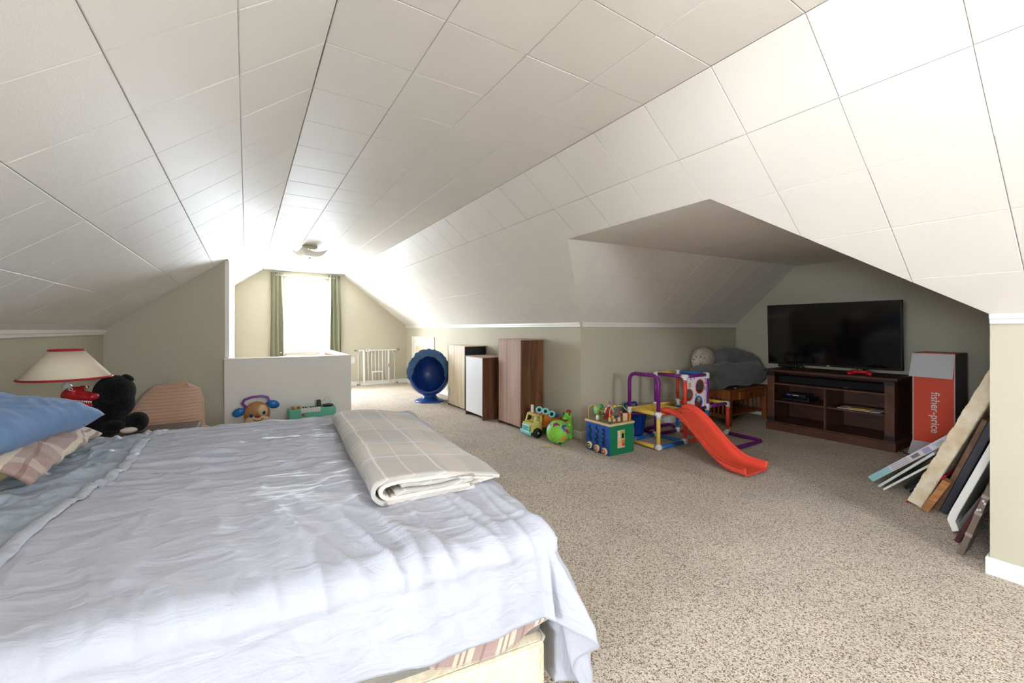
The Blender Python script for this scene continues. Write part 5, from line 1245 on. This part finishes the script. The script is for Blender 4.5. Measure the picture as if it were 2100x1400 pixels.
# ================================================================== RED BOX
M_FPR = mat('carton_red', (228, 80, 52), 0.5); M_CARD = mat('carton_white', (206, 204, 206), 0.6); M_CGY = mat('carton_grey_side', (96, 92, 86), 0.7)
fb = thing('toy_carton', 'tall red toy carton with open white flaps beside the TV stand', 'box', (5.33, 1.04, 0))
BXW, BXD, BXH = 0.285, 0.40, 0.95
m = MB(); tk_ = 0.006
m.box(tk_, BXD, 0, tk_, 0, BXH).box(tk_, BXD, BXW - tk_, BXW, 0, BXH).box(BXD - tk_, BXD, tk_, BXW - tk_, 0, BXH).box(tk_, BXD - tk_, tk_, BXW - tk_, 0.0, 0.012)
m.build('body', M_CGY, fb)
fp = bx('front_panel', M_FPR, fb, 0, tk_, 0, BXW, 0.0, BXH, 0)
bx('top_panel', M_FPR, fb, tk_, BXD - tk_, tk_, BXW - tk_, BXH - 0.012, BXH - 0.004, 0)
bx('white_edge', M_CARD, fp, -0.0006, 0.0, BXW - 0.008, BXW - 0.002, 0.03, BXH - 0.03, 0); bx('white_edge', M_CARD, fp, -0.0006, 0.0, 0.002, 0.008, 0.03, BXH - 0.03, 0)
Mf = Matrix.Translation((-0.001, 0, BXH - 0.005)) @ Matrix.Rotation(math.radians(14), 4, 'Y')
MB().prism([tuple(Mf @ Vector((0, p[0], p[1]))) for p in [(0.0, 0), (BXW, 0), (BXW + 0.012, -0.22), (0.006, -0.225)]], (-0.004, 0, 0)).build('top_flap', M_CARD, fb)
bx('flap_mark', M_FPR, fb, -0.004, -0.001, 0.09, 0.20, BXH - 0.004, BXH + 0.003, 0)
MB().prism([(-0.002, 0.0, 0.125), (-0.002, BXW, 0.125), (-0.085, BXW + 0.012, 0.006), (-0.085, 0.0, 0.006)], (-0.004, 0, 0.002)).build('bottom_flap', M_CARD, fb)
# lettering runs down the front
Mt = Matrix.Translation((-0.001, BXW * 0.46, 0.405)) @ Matrix(((0, 0, -1, 0), (0, -1, 0, 0), (-1, 0, 0, 0), (0, 0, 0, 1)))
text('fisher-price', 0.082, M_WHITE, fp, 'lettering', Mt, 0.0006, 0.0005)

# ================================================================== BOARDS LEANING ON THE DORMER CHEEK
def lean(name, label, cat, X0, Y0, Y1, z1, th, xlen, slen, material, bevel=0.003, extra=None, group=None):
    """panel whose visible end runs from floor (X0,Y0,0) up towards (X0,Y1,z1); th is measured up-left from that line"""
    d = Vector((0, Y1 - Y0, z1)).normalized(); n = Vector((0, d.z, -d.y)) # towards +Y (room side), up
    t = thing(name, label, cat, group=group)
    R = Matrix((( 1, 0, 0, X0), (0, d.y, n.y, Y0), (0, d.z, n.z, 0), (0, 0, 0, 1)))
    # local: x along X, y along the slope, z thickness towards the room
    def part(nm, x0, x1, y0, y1, z0, z1_, m=material, bv=bevel): return bx(nm, m, t, x0, x1, y0, y1, z0, z1_, bv, R)
    if extra: extra(part, t, R)
    else: part('board', 0, xlen, 0, slen, 0, th)
    return t
M_TEALP = mat('carton_teal', (150, 196, 200), 0.5); M_LILAC = mat('carton_print', (206, 202, 208), 0.55)
def carton(part, t, R):
    part('body', 0, 0.9, 0.01, 0.66, 0, 0.045, M_LILAC, 0.002); 
    part('teal_end', -0.0012, 0.0, 0.012, 0.17, 0.001, 0.044, M_TEALP, 0)
    for k in range(9): part('barcode_bar', -0.0016, -0.0002, 0.34 + k * 0.006, 0.3435 + k * 0.006, 0.012, 0.034, M_BLACK, 0)
    for k in range(3): part('print_line', -0.0014, -0.0002, 0.19, 0.32, 0.008 + k * 0.012, 0.013 + k * 0.012, mat('print_lilac_grey', (170, 166, 176)), 0)
    part('print_picture', -0.0014, -0.0002, 0.42, 0.47, 0.006, 0.038, mat('print_violet', (166, 156, 196)), 0)
    part('print_star', -0.0014, -0.0002, 0.535, 0.55, 0.008, 0.022, mat('print_yellow', (224, 196, 96)), 0)
    text('ripple', 0.032, mat('print_blue', (110, 170, 206)), t, 'lettering', R @ Matrix.Translation((-0.0015, 0.53, 0.03)) @ Matrix(((0, 0, -1, 0), (1, 0, 0, 0), (0, 1, 0, 0), (0, 0, 0, 1))), 0.0004)
def plain(th, xlen, slen, mm, nm='board', bv=0.003, y0=0.0, z0=0.0): 
    return lambda part, t, R: part(nm, 0, xlen, y0, slen, z0, z0 + th, mm, bv)
lean('flat_carton', 'flat printed carton with teal end leaning on the boards', 'box', 4.03, 1.235, 0.80, 0.415, 0.045, 0.9, 0.66, M_LILAC, extra=carton)
lean('shelf_panel', 'thin pale grey shelf panel just under the flat carton', 'panel', 3.95, 1.165, 0.90, 0.286, 0.016, 0.8, 0.44, M_WHITE, extra=plain(0.016, 0.75, 0.44, mat('pale_grey_laminate', (206, 212, 208), 0.5)))
lean('shelf_panel', 'thin white edged shelf panel below the pale grey one', 'panel', 3.905, 1.125, 0.90, 0.225, 0.014, 0.8, 0.46, M_WHITE, extra=plain(0.014, 0.75, 0.46, mat('off_white_laminate', (222, 224, 218), 0.5)))
def frame_ex(th, xlen, slen, wd, mm, inner):
    def f(part, t, R):
        part('rail', 0, xlen, 0, wd, 0, th, mm, 0.003); part('rail', 0, xlen, slen - wd, slen, 0, th, mm, 0.003); part('stile', 0, wd, wd, slen - wd, 0, th, mm, 0.003); part('stile', xlen - wd, xlen, wd, slen - wd, 0, th, mm, 0.003)
        part('backing', wd, xlen - wd, wd, slen - wd, th * 0.3, th * 0.5, inner, 0)
    return f
M_BFR = mat('black_frame', (20, 20, 21), 0.45)
lean('picture_frame', 'black picture frame tucked behind the pale shelf panels', 'frame', 4.07, 1.045, 0.81, 0.26, 0.03, 0.7, 0.50, M_BFR, extra=frame_ex(0.022, 0.7, 0.42, 0.05, M_BFR, M_BLACK))
lean('picture_frame', 'thin black frame with silver edge above the red board', 'frame', 4.00, 1.0, 0.775, 0.26, 0.02, 0.7, 0.45, M_BFR, extra=frame_ex(0.018, 0.7, 0.33, 0.03, M_BFR, M_CHROME))
lean('red_board', 'thin red board lying below the black frames', 'board', 3.76, 0.96, 0.775, 0.23, 0.012, 0.6, 0.5, M_RED, extra=plain(0.012, 0.22, 0.30, mat('red_laminate', (168, 30, 50), 0.4)))
M_FOAM = mat('torn_cream_foam', (236, 226, 204), 0.95, 0.1, bump=(45, 0.7, 0.015), var=(12, (216, 192, 156)))
def foam(part, t, R):
    mb = MB()
    def g(i, j):
        # closed tube around the slab section
        c = [(0.0, 0.0), (0.0, 0.075), (0.62, 0.075), (0.62, 0.0), (0.0, 0.0)]; k = j * 4; a = int(min(k, 3)); f_ = k - a
        x = c[a][0] + (c[a + 1][0] - c[a][0]) * f_; z = c[a][1] + (c[a + 1][1] - c[a][1]) * f_; y = i * 1.06
        r = 0.006 * nz(y * 18, x * 8 + z * 40, 2) + 0.004 * nz(y * 50, x * 30, z * 60)
        return R @ Vector((x + r, y, max(0, z + r)))
    mb.grid(g, 90, 40); mb.add([R @ Vector(p) for p in [(0, 0, 0), (0, 0, 0.075), (0.62, 0, 0.075), (0.62, 0, 0)]], [(0, 1, 2, 3)]); mb.build('foam_slab', M_FOAM, t)
lean('foam_slab', 'thick torn cream foam slab leaning against the wall', 'foam slab', 3.735, 0.885, 0.575, 0.765, 0.075, 0.62, 1.0, M_FOAM, extra=foam)
lean('wood_block', 'short orange brown wood offcut at the foot of the foam slab', 'wood', 3.67, 0.838, 0.745, 0.20, 0.035, 0.2, 0.2, W_OAK, extra=plain(0.038, 0.075, 0.24, wood('orange_pine', (150, 96, 50), (186, 130, 80), (6, 6, 20), 0.6), 'offcut'))
lean('brown_board', 'brown wooden board standing between foam slab and navy board', 'board', 3.76, 0.808, 0.605, 0.593, 0.024, 0.55, 0.66, W_DK, extra=plain(0.026, 0.5, 0.655, wood('mid_brown_board', (96, 66, 46), (124, 90, 66), (8, 8, 8), 0.5)))
lean('navy_board', 'dark navy board leaning beside the brown board', 'board', 3.73, 0.765, 0.56, 0.599, 0.03, 0.5, 0.66, M_BFR, extra=plain(0.036, 0.5, 0.65, mat('navy_laminate', (50, 54, 64), 0.45)))
lean('black_panel', 'matte black panel behind the navy board', 'panel', 3.80, 0.725, 0.525, 0.55, 0.03, 0.45, 0.8, M_BFR, extra=plain(0.03, 0.45, 0.72, mat('matte_black_panel', (36, 37, 36), 0.6)))
def white_slab(part, t, R):
    prof = [(0.0, 0.075), (0.03, 0.095), (0.0, 0.0)]
    pts = []
    m = MB()
    # side profile (y along slope, z thickness): foot turned down at the bottom, rounded bend
    outl = [(0.02, -0.012), (0.075, 0.03), (0.12, 0.034), (0.60, 0.034), (0.60, 0.0), (0.13, 0.0), (0.085, -0.004), (0.045, -0.035)]
    m.prism([R @ Vector((0, p[0], p[1])) for p in outl], (0.42, 0, 0)); m.build('slab', mat('white_lacquer', (232, 230, 224), 0.35), t, bevel=0.005)
lean('white_slab', 'white lacquered slab with a bent foot leaning near the column', 'slab', 3.40, 0.695, 0.505, 0.535, 0.034, 0.42, 0.6, M_WHITE, extra=white_slab)
lean('grey_strip', 'grey green strip behind the white slab', 'strip', 3.45, 0.665, 0.525, 0.30, 0.02, 0.3, 0.5, M_CHROME, extra=plain(0.022, 0.3, 0.52, mat('grey_green_metal', (108, 114, 110), 0.4)))
lean('maroon_board', 'dark maroon board between grey strip and taupe frame', 'board', 3.29, 0.628, 0.505, 0.335, 0.022, 0.3, 0.6, M_RED, extra=plain(0.022, 0.14, 0.50, mat('maroon_laminate', (76, 34, 38), 0.45)))
def taupe(part, t, R):
    M_TP = mat('taupe_plastic', (112, 96, 86), 0.5); M_BD = mat('taupe_band', (150, 134, 124), 0.5)
    part('frame', 0, 0.15, 0, 0.40, 0, 0.024, M_TP, 0.003)
    for y in (0.11, 0.235, 0.33): part('band', -0.0015, 0.152, y, y + 0.018, -0.001, 0.0255, M_BD, 0.001)
    for y, z in ((0.26, 0.012), (0.255, 0.02), (0.31, 0.014), (0.30, 0.006)): part('chip', -0.004, 0.0, y, y + 0.012, z - 0.004, z + 0.003, M_CARD, 0.001)
lean('taupe_frame', 'taupe frame with lighter bands next to the column', 'frame', 3.125, 0.582, 0.487, 0.345, 0.024, 0.3, 0.4, M_TAB, extra=taupe)
